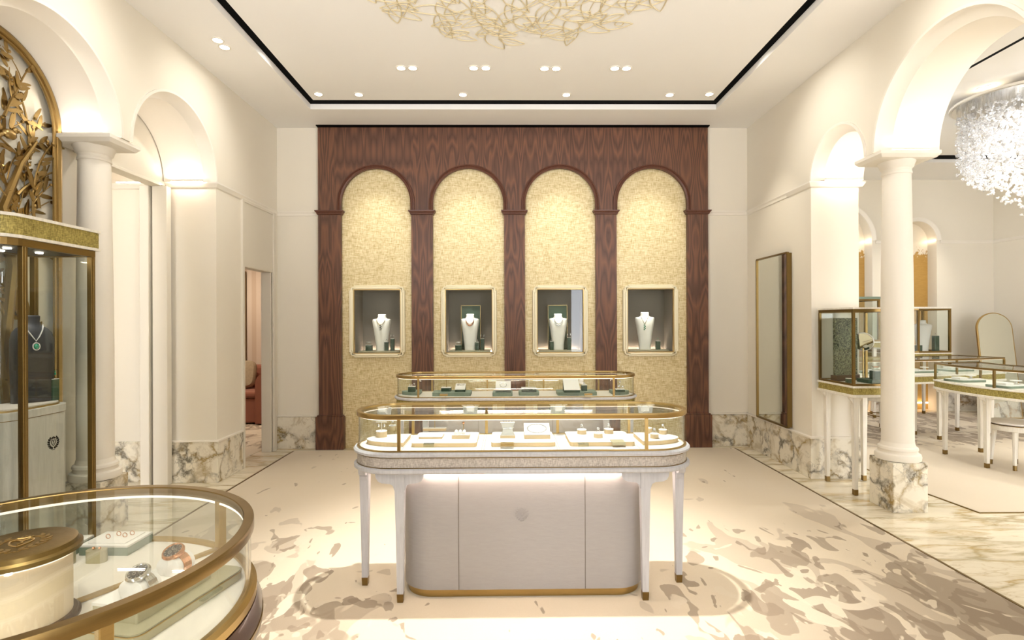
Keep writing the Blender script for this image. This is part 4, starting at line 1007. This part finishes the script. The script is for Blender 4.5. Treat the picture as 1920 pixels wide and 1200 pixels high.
# white boxes & olive box
t=thing('ring_box','white topped sage box with rose gold rings at the back of the round case','ring box',(-1.100,1.525,ZR),-.03)
link('box',MB().box(-.07,.065,-.05,.05,0,.022),'sage',t,bev=.001); link('box_top',MB().box(-.07,.065,-.05,.05,.022,.028),'white',t,bev=.001); link('pad',MB().box(-.055,.05,-.038,.04,.028,.031),'white',t,bev=.001)
m=MB()
for x,y in ((-.02,-.01),(-.005,.01),(.02,.0),(.03,.015)): m.tube([(x+.006*math.cos(2*PI*i/12),y,.037+.006*math.sin(2*PI*i/12)) for i in range(12)],.0012,5,True)
link('rings',m,'rosegold',t)
t=thing('ring_box','plain white topped sage box behind the lidded drum in the round case','ring box',(-1.245,1.50,ZR),.05)
link('box',MB().box(-.06,.06,-.05,.05,0,.022),'sage',t,bev=.001); link('box_top',MB().box(-.06,.06,-.05,.05,.022,.028),'white',t,bev=.001)
t=thing('ring_stand','olive rounded block with two small rings in the round case','jewellery stand',(-1.095,1.44,ZR))
link('block',MB().prism(stadium(0,0,.026,.014,8),0,.032),'champagne',t,smooth=True); m=MB()
for x in (-.008,.008): m.ball((x,0,.036),.004,n=7,k=4)
link('rings',m,'rosegold',t)
t=thing('ring_stand','olive rounded block half hidden behind the brass lidded drum','jewellery stand',(-1.165,1.43,ZR))
link('block',MB().prism(stadium(0,0,.020,.014,8),0,.032),'champagne',t,smooth=True)
# ================================================================= WALL MIRROR
t=thing('wall_mirror','tall rectangular mirror with a slim bronze frame on the right wall','mirror',(XR,5.56,1.26))
m=MB(); m.box(-.035,-.001,-.325,.325,-.86,.86); link('backing',m,'brassdark',t)
m=MB(); o=rrect(-.33,.33,-.865,.865,.015,4); m.band(o,-.012,.004,0,.022,m=Matrix(((0,0,-1,-.030),(1,0,0,0),(0,1,0,0),(0,0,0,1)))); link('frame',m,'brassdark',t)
link('mirror_glass',MB().box(-.040,-.035,-.32,.32,-.855,.855),'mirror',t)
# ================================================================= HEX / TABLE CASE beside column
def vleg(t,x,y,h,mat='ashcream',w0=.03,w1=.045,br=None):
    l=link('leg',MB().loft([[(x+sx*w/2,y+sy*w/2,z) for sx,sy in ((-1,-1),(1,-1),(1,1),(-1,1))] for z,w in ((.05,w0),(h*.55,w0+.008),(h,w1))]),mat,t)
    link('brass_foot',MB().box(x-w0/2-.001,x+w0/2+.001,y-w0/2-.001,y+w0/2+.001,.006,.052),'brassdark',l)
    if br:
        pr=[(x-br,h),(x-br+.01,h-.03),(x-.035,h-.045),(x-.02,h-.08),(x+.02,h-.08),(x+.035,h-.045),(x+br-.01,h-.03),(x+br,h)]
        link('bracket',MB().prismY(pr,y-.012,y+.012),mat,t)
    return l
t=thing('table_vitrine','brass framed square glass case on white legs left of the right column','display case',(3.05,4.60,0))
ol=[(-.22,-.245),(.22,-.245),(.22,.245),(-.22,.245)]
for x,y in ((-.17,-.19),(-.17,.195),(.17,-.19),(.17,.21)): vleg(t,x,y,.83,br=.06)
link('apron',MB().prism(offset(ol,.008),.818,.84),'ashcream',t,bev=.004); link('gold_band',MB().prism(ol,.84,.895),'goldweave',t); link('top_moulding',MB().prism(offset(ol,.008),.895,.912),'ashcream',t,bev=.003)
link('bottom_frame',MB().band(ol,-.02,-.001,.912,.93),'brassdark',t,bev=.001); link('top_frame',MB().band(ol,-.02,-.001,1.52,1.545),'brassdark',t,bev=.001)
for x,y in ((-.22,-.245),(.20,-.245),(.20,.225),(-.22,.225)): link('post',MB().box(x,x+.02,y,y+.02,.93,1.52),'brassdark',t,bev=.001)
link('glass_wall',MB().band(ol,-.012,-.008,.93,1.52),'glass',t); link('deck',MB().prism(offset(ol,-.02),.912,.922),'deckcream',t)
link('lid',MB().prism(offset(ol,.004),1.545,1.558),'ashcream',t)
tt=thing('relief_panel','dark green tree relief panel standing in the square glass case','display board',(2.985,4.70,.922),.3)
link('panel',MB().box(-.13,.13,-.01,.01,.05,.55),'treerelief',tt); link('stand',MB().box(-.135,.135,-.03,.03,0,.05),'brownbelly',tt)
tray('display_tray','dark green tray in the square glass case',3.02,3.24,4.44,4.62,.03,.03,'green','green',loc_z=.922)
gem_pillar((3.13,4.52,.952),.07,.07,'dark green block with a ring wrapped in white at the column','cuff',name='jewel_pillar',topmat='rosegold')
gem_pillar((2.90,4.52,.922),.04,.035,'small dark green block at the left of the square glass case','none')
tt=thing('round_mirror','small round tilting counter mirror seen behind the square glass case','mirror',(3.17,4.74,.922),-.75)
link('stem',MB().cyl(0,0,.006,.01,.28),'brass',tt); link('foot',MB().cyl(0,0,.05,0,.01),'brass',tt)
Mx=Matrix.Translation((0,-.0,.34))@Matrix.Rotation(PI/2+.3,4,'X'); link('disc',MB().cyl(0,0,.085,-.006,.006,32,m=Mx),'white',tt,smooth=True); link('mirror_glass',MB().cyl(0,0,.079,.0062,.0075,32,m=Mx),'mirror',tt,smooth=True)
# ================================================================= SIDE ROOM (right)
YB2=8.5; X2=7.8
m=MB()  # back wall with two arched niches, single outline
p=[(3.2,H),(3.2,0)]
N=28
for c,Rr in ((5.27,.57),(6.57,.31)):
    p+=[(c-Rr,0)]+[(c-Rr*math.cos(PI*i/N),ZS+Rr*math.sin(PI*i/N)) for i in range(N+1)]+[(c+Rr,0)]
p+=[(X2,0),(X2,H)]
m.prismY(p,YB2,YB2+.2); struct('wall_back.011',m,'wall')
struct('wall_back.012',MB().box(4.5,7.1,YB2+.19,YB2+.26,0,3.4),'golddust')
struct('wall_right.004',MB().box(X2,X2+.1,YF,YB2+.4,0,H),'wall')
for i,(c,Rr) in enumerate(((5.27,.57),(6.57,.31))):
    m=MB(); rings=[]
    for k in range(41):
        a=PI*k/40; n=(-math.cos(a),math.sin(a)); rings.append([(c+n[0]*(Rr+q),YB2+yy,ZS+n[1]*(Rr+q)) for q,yy in ((-.005,.01),(-.005,-.01),(.02,-.015),(.04,-.03),(.055,-.03),(.055,.01))])
    m.loft(rings); struct('trim_%d'%(16+i),m,'plaster',smooth=True)
st=MB(); stringm(st,'x',6.93,X2,YB2,-1); stringm(st,'x',5.89,6.21,YB2,-1); stringm(st,'y',3.5,YB2,X2,-1); struct('trim_18',st,'plaster')
bb=MB(); bb.box(5.85,6.25,YB2-.02,YB2,0,.37); bb.box(6.89,X2,YB2-.02,YB2,0,.37); bb.box(X2-.02,X2,3,YB2-.02,0,.37); bb.box(3.24,4.7,YB2-.02,YB2,0,.37); struct('baseboard_back.002',bb,'marble')
for k,(x0,x1,y,lab) in enumerate(((4.75,5.80,8.64,'glowing strip at the foot of the wide gold niche in the side room'),(6.30,6.84,8.64,'glowing strip at the foot of the narrow gold niche in the side room'))):
    tag(link('light_strip',MB().box(x0,x1,y,y+.02,.10,.12),'covesoft'),lab,'light','glowing strips of the side room niches')
for x,lab in ((5.82,'short glowing strip at the right spring of the wide side room niche'),(6.87,'short glowing strip at the right spring of the narrow side room niche'),(6.27,'short glowing strip at the left spring of the narrow side room niche')):
    tag(link('light_strip',MB().box(x-.01,x+.01,8.52,8.67,ZS+.0,ZS+.012),'covesoft'),lab,'light','glowing strips of the side room niches')
# big curved counter (front right)
def counter2(name,label,front,back,legs,rimz=.99,open_=False):
    ol=front+back[::-1]
    # ensure CCW
    ar=sum(ol[i][0]*ol[(i+1)%len(ol)][1]-ol[(i+1)%len(ol)][0]*ol[i][1] for i in range(len(ol)))
    if ar<0: ol=ol[::-1]
    cx=sum(p[0] for p in ol)/len(ol); cy=sum(p[1] for p in ol)/len(ol); t=thing(name,label,'display counter',(cx,cy,0)); W=dict(world=True)
    link('apron',MB().prism(offset(ol,.01),.705,.728),'ashcream',t,bev=.003,**W); link('gold_band',MB().prism(ol,.728,.79),'goldweave',t,**W)
    link('cornice',MB().prism(offset(ol,.01),.79,.806),'ashcream',t,bev=.003,**W); link('deck',MB().prism(offset(ol,-.012),.806,.81),'deckcream',t,**W)
    link('top_rim',MB().band(ol,-.018,0,rimz-.02,rimz),'brassdark',t,**W); link('glass_top',MB().prism(offset(ol,-.018),rimz-.012,rimz-.004),'glass',t,**W)
    link('glass_wall',MB().band(ol,-.010,-.006,.81,rimz-.02),'glass',t,**W)
    link('case_light',MB().band(ol,-.026,-.020,rimz-.024,rimz-.020),'caselight',t,**W)
    for x,y in [front[0],front[len(front)//2],front[-1],back[0],back[len(back)//2],back[-1]]:
        dx,dy=cx-x,cy-y; d=math.hypot(dx,dy); x+=dx/d*.012;y+=dy/d*.012
        link('post',MB().box(x-.009,x+.009,y-.009,y+.009,.806,rimz-.02),'brassdark',t,**W)
    for x,y in legs: vleg(t,x-cx,y-cy,.71,br=.09)
    return t
def bez(p0,p1,p2,n=12): return [((1-s)**2*p0[0]+2*s*(1-s)*p1[0]+s*s*p2[0],(1-s)**2*p0[1]+2*s*(1-s)*p1[1]+s*s*p2[1]) for s in [i/n for i in range(n+1)]]
counter2('curved_counter','curved glass counter on white legs at the right edge of the photo',bez((4.66,5.80),(4.38,5.0),(4.95,4.25)),bez((5.22,5.86),(5.05,5.2),(5.45,4.7)),[(4.72,5.73),(5.17,5.80),(4.68,5.18),(5.3,4.85),(4.95,4.42)])
counter2('curved_counter','long glass counter behind the right column and the curved one',[(3.95,6.12),(4.65,6.17),(5.35,6.30),(6.12,6.52)],[(3.95,6.75),(4.75,6.78),(5.35,6.86),(5.95,7.02)],[(4.1,6.2),(5.22,6.42),(6.0,6.58),(4.1,6.65),(5.15,6.72),(5.87,6.93)])
# trays in the side room counters
for x,y,rz,w,lab in ((4.78,5.55,.1,.3,'grey tray at the left end of the curved right counter'),(4.78,5.05,.2,.32,'grey tray in the middle of the curved right counter'),(5.02,4.66,.6,.3,'grey tray at the near end of the curved right counter'),(4.45,6.45,0,.3,'grey tray in the long back counter left of the column'),(5.05,6.55,.1,.4,'grey tray in the long back counter right of the column'),(5.65,6.70,.2,.36,'grey tray at the right end of the long back counter')):
    t=thing('display_tray',lab,'display tray',(x,y,.811),rz,'grey trays in the side room counters')
    link('tray_body',MB().prism(rrect(-w/2,w/2,-.11,.11,.03),0,.02),'sage',t); link('tray_top',MB().prism(rrect(-w/2+.01,w/2-.01,-.10,.10,.03),.02,.023),'sheet',t)
    link('pad',MB().box(-w*.35,-w*.05,-.05,.05,.023,.045),'white',t,bev=.004); link('mount',MB().lathe([(.05,.023),(.012,.03),(.01,.05),(.045,.056),(.045,.062)],w*.25,0,0,20),'white',t,smooth=True)
# vitrine on legs at back
t=thing('leg_vitrine','brass framed glass vitrine holding a white bust against the gold niche','display case',(6.08,8.02,0))
ol=[(-.52,-.20),(-.1,-.30),(.42,-.25),(.42,.28),(-.52,.28)]
for x,y in ((-.45,-.12),(.36,-.18),(.36,.2),(-.45,.2)): vleg(t,x,y,.88)
link('apron',MB().prism(offset(ol,.01),.875,.90),'ashcream',t); link('gold_band',MB().prism(ol,.90,.96),'goldweave',t); link('deck',MB().prism(offset(ol,.012),.96,.975),'ashcream',t)
link('bottom_frame',MB().band(ol,-.025,0,.975,1.0),'brassdark',t); link('top_frame',MB().band(ol,-.025,0,1.595,1.62),'brassdark',t); link('lid',MB().prism(offset(ol,.01),1.62,1.645),'ashcream',t)
for x,y in ol: dx,dy=-x,-y; d=math.hypot(x,y); x+=dx/d*.02;y+=dy/d*.02; link('post',MB().box(x-.014,x+.014,y-.014,y+.014,1.0,1.595),'brassdark',t)
link('glass_wall',MB().band(ol,-.014,-.009,1.0,1.595),'glass',t)
bust((6.25,8.0,.98),1.1,'white','white bust in the legged vitrine of the side room',-.3)
gem_pillar((6.1,7.9,.98),.09,.10,'low green block left of the side room bust','ring'); gem_pillar((6.37,7.9,.98),.07,.24,'tall green pillar right of the side room bust','ring')
t=thing('leg_vitrine','second brass framed vitrine in the wide gold niche, mostly hidden by the column','display case',(5.15,8.1,0))
ol=[(-.36,-.25),(.36,-.25),(.36,.25),(-.36,.25)]
for x in (-.3,.3):
    for y in (-.2,.2): vleg(t,x,y,1.05)
link('gold_band',MB().prism(ol,1.05,1.12),'goldweave',t); link('deck',MB().prism(offset(ol,.01),1.12,1.14),'ashcream',t)
link('bottom_frame',MB().band(ol,-.025,0,1.14,1.165),'brassdark',t); link('top_frame',MB().band(ol,-.025,0,1.74,1.765),'brassdark',t); link('lid',MB().prism(offset(ol,.012),1.765,1.80),'sage',t)
for x,y in ((-.345,-.235),(.345,-.235),(.345,.235),(-.345,.235)): link('post',MB().box(x-.014,x+.014,y-.014,y+.014,1.165,1.74),'brassdark',t)
link('glass_wall',MB().band(ol,-.014,-.009,1.165,1.74),'glass',t)
gem_pillar((5.08,7.95,1.14),.08,.22,'tall teal pillar with pearl earrings in the wide niche vitrine','tee'); gem_pillar((4.97,7.95,1.14),.08,.13,'shorter teal block beside the tall one in the wide niche vitrine','ring')
# arched floor mirror
t=thing('floor_mirror','arched floor mirror with a thin gold frame in the side room corner','mirror',(7.27,7.75,0)); t.rotation_euler=(-.14,0,-.12)
w=.235; a=[(-w,.02),(w,.02)]+[(w*math.cos(q),1.33+w*math.sin(q)) for q in [PI*i/24 for i in range(25)]]
link('frame',MB().prismY(offset(a,.012),0,.03),'brass',t,bev=.003); link('mirror_glass',MB().prismY(offset(a,-.004),-.004,-.001),'mirror',t)
# stools
def stool(x,y,label,back=False,rz=0,h=.46):
    t=thing('stool',label,'stool',(x,y,0),rz)
    link('seat',MB().lathe([(.19,h-.03),(.205,h-.02),(.205,h-.005),(.19,h),(.02,h+.004)],n=36),'white',t,smooth=True)
    link('seat_rail',MB().lathe([(.18,h-.09),(.19,h-.085),(.195,h-.035),(.2,h-.03)],n=36),'ashcream',t,smooth=True); link('gold_line',MB().band(circle(0,0,.2,36),-.01,.002,h-.035,h-.03),'brassdark',t)
    for k in range(4):
        a=PI/4+PI/2*k; l=link('leg',MB().tube([(.15*math.cos(a),.15*math.sin(a),h-.06),(.18*math.cos(a),.18*math.sin(a),.05)],.018,8,rad=[.022,.015]),'ashcream',t,smooth=True)
        link('brass_foot',MB().tube([(.18*math.cos(a),.18*math.sin(a),.055),(.183*math.cos(a),.183*math.sin(a),.007)],.0165,8),'brassdark',l)
    if back:
        link('backrest',MB().tube([(.23*math.cos(a),.23*math.sin(a),.66+.04*math.sin(a)) for a in [-.2+(PI+.4)*i/16 for i in range(17)]],.025,8),'cushion',t,smooth=True)
        for s in (0,PI): link('arm_post',MB().tube([(.19*math.cos(s),0,h-.05),(.23*math.cos(s),0,.66)],.012,8),'ashcream',t)
        link('stretcher',MB().tube([(.16*math.cos(2*PI*i/24),.16*math.sin(2*PI*i/24),.2) for i in range(24)],.007,6,True),'brassdark',t)
    return t
stool(4.98,5.20,'round white stool at the right edge beside the curved counter')
stool(4.95,7.05,'cream chair with brass stretcher behind the right column',True,rz=.2,h=.48)
# chandelier
t=thing('chandelier','large crystal chandelier of clear glass drops in the side room','chandelier',(5.21,5.38,H))
link('ceiling_disc',MB().lathe([(.56,-.02),(.56,.0),(.55,.0)],n=64),'plaster',t,smooth=True); link('ceiling_plate',MB().cyl(0,0,.54,-.03,-.021,48),'silver',t)
rnd=random.Random(3)
def dropz(rr): return -.72-.50*(1-(rr/.5))**1.15
wires=MB(); cr=MB(); drops=[]
dropmesh=None
for i in range(3000):
    rr=.5*math.sqrt(rnd.random()); a=rnd.uniform(0,2*PI)
    if i<1500: rr=.5*(rnd.random()**.22)
    zb=dropz(rr)*rnd.uniform(.97,1.02); z=zb*(1-rnd.random()**1.0*.88)
    drops.append((rr*math.cos(a),rr*math.sin(a),z))
for (x,y,z) in drops[:420]: wires.tube([(x,y,-.02),(x,y,z)],.0006,3)
drops.sort(key=lambda p:p[1]+p[0]*.9)
def crystal_shape(mb,c,s,rot):
    Mx=Matrix.Translation(c)@rot@Matrix.Scale(s,4)
    mb.ball((0,0,0),.7,.7,1.15,6,4,m=Mx); mb.ball((.9,0,.4),.55,.55,.8,5,3,m=Mx)
from mathutils import Euler
proto=MB(); crystal_shape(proto,(0,0,0),.019,Matrix.Identity(4))
c0=link('crystal_drop',proto,'crystal',t); c0.location=drops[0]
for d in drops[1:100]:
    c=c0.copy(); C.objects.link(c); c.parent=t; c.location=d; c.rotation_euler=(rnd.uniform(0,6),rnd.uniform(0,6),rnd.uniform(0,6))
for d in drops[100:]: crystal_shape(cr,d,rnd.uniform(.012,.021),Euler((rnd.uniform(0,6),rnd.uniform(0,6),0)).to_matrix().to_4x4())
link('crystals',cr,'crystal',t,kind='stuff'); link('wires',wires,'silver',t,kind='stuff')
# ================================================================= CEILING RELIEF & LIGHTS
t=thing('ceiling_relief','round gold line relief of leaves and petals on the ceiling','ceiling relief',(.07,3.20,H+.05)); t.scale=(1.12,1.12,1)
rl=MB(); rnd=random.Random(11)
def rleaf(x,y,a,L,W):
    n=14; up=[];dn=[]
    for i in range(n+1):
        s=i/n; w=W*math.sin(PI*s)**.8*(1-.3*s); bx_=L*s; cv_=.08*L*math.sin(PI*s)
        for lst,sg in ((up,1),(dn,-1)):
            u=bx_; v=cv_+sg*w; lst.append((x+u*math.cos(a)-v*math.sin(a),y+u*math.sin(a)+v*math.cos(a),-.003))
    rl.tube(up,.0045,4); rl.tube(dn,.0045,4)
    if rnd.random()<.35: rl.tube([((p[0]+q[0])/2,(p[1]+q[1])/2,-.002) for p,q in zip(up[1:-3],dn[1:-3])],.003,4)
for k in range(230):
    rr=1.04*math.sqrt((k+.5)/230); a=k*2.39996
    L=rnd.uniform(.24,.38)*(1 if rr<.85 else .75)
    rleaf(rr*math.cos(a),rr*math.sin(a),a+(1.15 if k%2 else -1.0)+rnd.uniform(-.5,.5),L,L*rnd.uniform(.17,.25))
for k in range(40):
    rr=1.1*math.sqrt(rnd.random()); a=rnd.uniform(0,2*PI); c=(rr*math.cos(a),rr*math.sin(a)); r_=rnd.uniform(.018,.03)
    rl.tube([(c[0]+r_*math.cos(2*PI*i/12),c[1]+r_*math.sin(2*PI*i/12),-.003) for i in range(12)],.004,4,True)
link('leaf_lines',rl,'reliefgold',t)
KE=.8
def spot(loc,target,energy,ang=60,blend=.7,col=(1,.88,.72),size=.04):
    l=bpy.data.lights.new('spot','SPOT'); l.energy=energy*KE; l.spot_size=math.radians(ang); l.spot_blend=blend; l.color=col; l.shadow_soft_size=size
    o=bpy.data.objects.new('spot_light',l); C.objects.link(o); o.location=loc; d=Vector(target)-Vector(loc); o.rotation_euler=d.to_track_quat('-Z','Y').to_euler(); return o
DL=None
def downlight(x,y,z,label,group):
    global DL
    if DL is None:
        DL=thing('downlight',label,'ceiling light',(x,y,z),group=group)
        link('trim_ring',MB().band(circle(0,0,.036,32),0,.012,-.006,.001),'plaster',DL,smooth=True)
        link('lens',MB().cyl(0,0,.036,-.004,-.001,32),'lamp',DL); return DL
    return dup(DL,(x,y,z),label,group)
zi=H+.05; Kz=(zi-EYE)/(H-EYE)
gm='paired downlights in the main ceiling'; gw='single downlights along the back edge of the ceiling'
prs=[(-.926,4.736),(-.823,4.735),(-.287,4.733),(-.179,4.733),(.34,4.741),(.444,4.741),(.962,4.735),(1.066,4.735)]
nm=['outer left lamp of the leftmost pair','inner lamp of the leftmost pair','left lamp of the second pair','right lamp of the second pair','left lamp of the third pair','right lamp of the third pair','inner lamp of the rightmost pair','outer lamp of the rightmost pair']
for (x,y),n_ in zip(prs,nm): downlight(x*Kz,y*Kz,zi,'round ceiling downlight, '+n_,gm)
row=[(-1.842,5.28),(-1.449,5.29),(-.427,5.29),(.594,5.29),(1.618,5.29),(2.005,5.27)]
nm=['first from the left in the row before the arches','second from the left in the row before the arches','above the second arch','above the third arch','above the fourth arch','last at the right of the row before the arches']
for (x,y),n_ in zip(row,nm): downlight(x*Kz,min(y*Kz,SY-.12),zi,'small ceiling downlight, '+n_,gw)
downlight(-2.286,4.276,H,'small downlight nearer the viewer outside the black slot, left','outer left downlights'); downlight(-2.288,4.384,H,'small downlight farther one outside the black slot, left','outer left downlights')
for i,(x,y) in enumerate(((5.6,6.9),(5.72,6.95))):
    p=atZ(1840+17*i,166-5*i,zi); downlight(p.x,p.y,zi,('left' if i==0 else 'right')+' lamp of the pair beside the crystal chandelier','side room downlights')
WARM=(1,.93,.80); NEU=(1,.97,.90)
# wall-washers on the gold bays
for k,(x,y) in zip(range(4),((-1.46,5.35),(-.43,5.35),(.60,5.35),(1.63,5.35))): spot((x,y,H+.03),(bays[k],YP+.05,2.15),62,44,.9,NEU)
# counters
for x,y in ((-.9,4.83),(-.25,4.83),(.42,4.83),(1.06,4.83)): spot((x,y,H+.03),(x*1.05,4.75,0),45,60,.7,NEU)
spot((.08,3.12,H+.03),(.08,3.0,0),620,64,.9,(1,.97,.92),.03)
for x in (-1.5,1.6): spot((x,4.3,H+.03),(x,4.2,0),50,70,.8,WARM)
for y in (3.2,4.6): spot((-1.7,y,H+.03),(XL,y,2.9),34,90,1,NEU); spot((1.85,y,H+.03),(XR,y,2.9),30,90,1,NEU)  # side-wall washers added to lift the walls, no fixtures there
for x in (-1.6,-.4,.6,1.8):
    for y in (.2,-1.5): spot((x,y,H+.03),(x*1.2,y+.8,0),50,95,.9,WARM)  # extra unseen spots added behind the camera for general brightness
spot((-1.2,1.2,H+.03),(-1.03,1.14,.8),60,40,.8,NEU)
spot((2.03,5.36,H+.03),(2.8,5.5,1.9),30,50,.9,WARM)
for i,x in enumerate((-2.15,2.25)):  # uplights on cabinets, added out of view to brighten the ceiling
    t=thing('added_uplight_cabinet','added cabinet with an uplight on top, unseen behind the viewer','cabinet',(x,-.9,0)); t['label']+=(' at the left wall' if x<0 else ' at the right wall')
    link('cabinet_body',MB().box(-.3,.3,-.45,.45,.006,1.95),'ashcream',t,bev=.01); link('uplight_tray',MB().band(rrect(-.28,.28,-.43,.43,.02),-.02,0,1.95,1.99),'brassdark',t)
    l=bpy.data.lights.new('uplight','SPOT'); l.spot_size=math.radians(74); l.spot_blend=1; l.shadow_soft_size=.15; l.energy=420; l.color=(.97,.98,1)
    o=bpy.data.objects.new('added_uplight_lamp',l); C.objects.link(o); o.location=(x,-.9,2.0); o.rotation_euler=(Vector((.05,3.3,3.74))-Vector((x,-.9,2.0))).to_track_quat('-Z','Y').to_euler()
# side room
for x,y,e in ((4.3,4.6,100),(5.6,4.4,80),(4.9,6.6,60),(6.3,6.6,60),(6.6,5.0,50),(5.2,3.3,60),(6.4,2.9,50)): spot((x,y,H+.03),(x,y-.1,0),e,88,.8,NEU)
spot((5.2,5.4,H-.06),(5.2,5.4,0),70,120,.9,(1,.97,.93),.2)
spot((3.9,7.4,H+.0),(5.3,8.6,1.8),60,50,.9,WARM); spot((6.4,7.4,H+.0),(6.5,8.6,1.6),60,50,.9,WARM)
for q in ((5.0,5.2,3.35),(5.4,5.5,3.3),(5.2,5.35,2.95)):
    l=bpy.data.lights.new('bulb','POINT'); l.energy=5; l.shadow_soft_size=.03; l.color=(1,.97,.93); o=bpy.data.objects.new('chandelier_bulb_light',l); C.objects.link(o); o.location=q
def coveup(x,y,w,e=.6):
    l=bpy.data.lights.new('cove','AREA'); l.shape='RECTANGLE'; l.size=w; l.size_y=.03; l.energy=e; l.color=(1,.90,.82)
    o=bpy.data.objects.new('cove_light',l); C.objects.link(o); o.location=(x,y,ZS+.016); o.rotation_euler=(PI,0,0)
coveup(-2.88,4.83,.3); coveup(-2.88,3.89,.3); coveup(-2.88,3.63,.3); coveup(-2.88,2.69,.3); coveup(3.02,4.80,.3); coveup(3.02,4.24,.3); coveup(3.02,3.94,.3,.8); coveup(3.02,2.86,.3,.7)
# lounge & left passage
spot((-4.2,7.0,2.88),(-3.9,8.2,.6),130,110,.8,(1,.83,.66)); spot((-3.0,6.5,2.88),(-3.3,7.2,0),60,80,.8,(1,.83,.66))
spot((-3.45,4.2,3.38),(-3.4,4.8,.8),10,110,.8,(1,.88,.76)); spot((-3.3,4.8,3.3),(-3.2,4.9,0),6,60,.8,WARM)
# showcase interior spots
for cx,_ in WO: spot((cx,6.24,1.815),(cx,6.40,1.2),7.5,75,.8,(1,.96,.9),.02)
spot((-2.74,3.02,1.85),(-2.78,3.17,1.0),10,70,.8,(1,.95,.88),.02)
# world daylight through the gaps added in the unseen front wall
w=bpy.data.worlds.new('world'); sc.world=w; w.use_nodes=True; nt=w.node_tree; bg=nt.nodes['Background']; bg.inputs[0].default_value=lin('F6F8FF'); bg.inputs[1].default_value=5.2
# ================================================================= CAMERA
cam=bpy.data.cameras.new('camera'); co=bpy.data.objects.new('camera',cam); C.objects.link(co); sc.camera=co
cam.sensor_width=36; cam.lens=F/1920*36; cam.shift_x=-(CX-960)/1920; cam.shift_y=(CY-600)/1920; cam.clip_start=.05
co.matrix_world=Matrix.Translation((0,0,EYE))@Matrix.Rotation(-YAW,4,'Z')@Matrix.Rotation(PI/2,4,'X')@Matrix.Rotation(ROLL,4,'Z')
sc.view_settings.view_transform='Standard'; sc.view_settings.look='None'; sc.view_settings.gamma=1; sc.view_settings.exposure=0.79
cy_=sc.cycles; cy_.use_denoising=True; cy_.use_adaptive_sampling=True; cy_.adaptive_threshold=.04; cy_.max_bounces=8; cy_.diffuse_bounces=4; cy_.glossy_bounces=4; cy_.transparent_max_bounces=20; cy_.transmission_bounces=6; cy_.sample_clamp_indirect=6; cy_.caustics_reflective=False; cy_.caustics_refractive=False
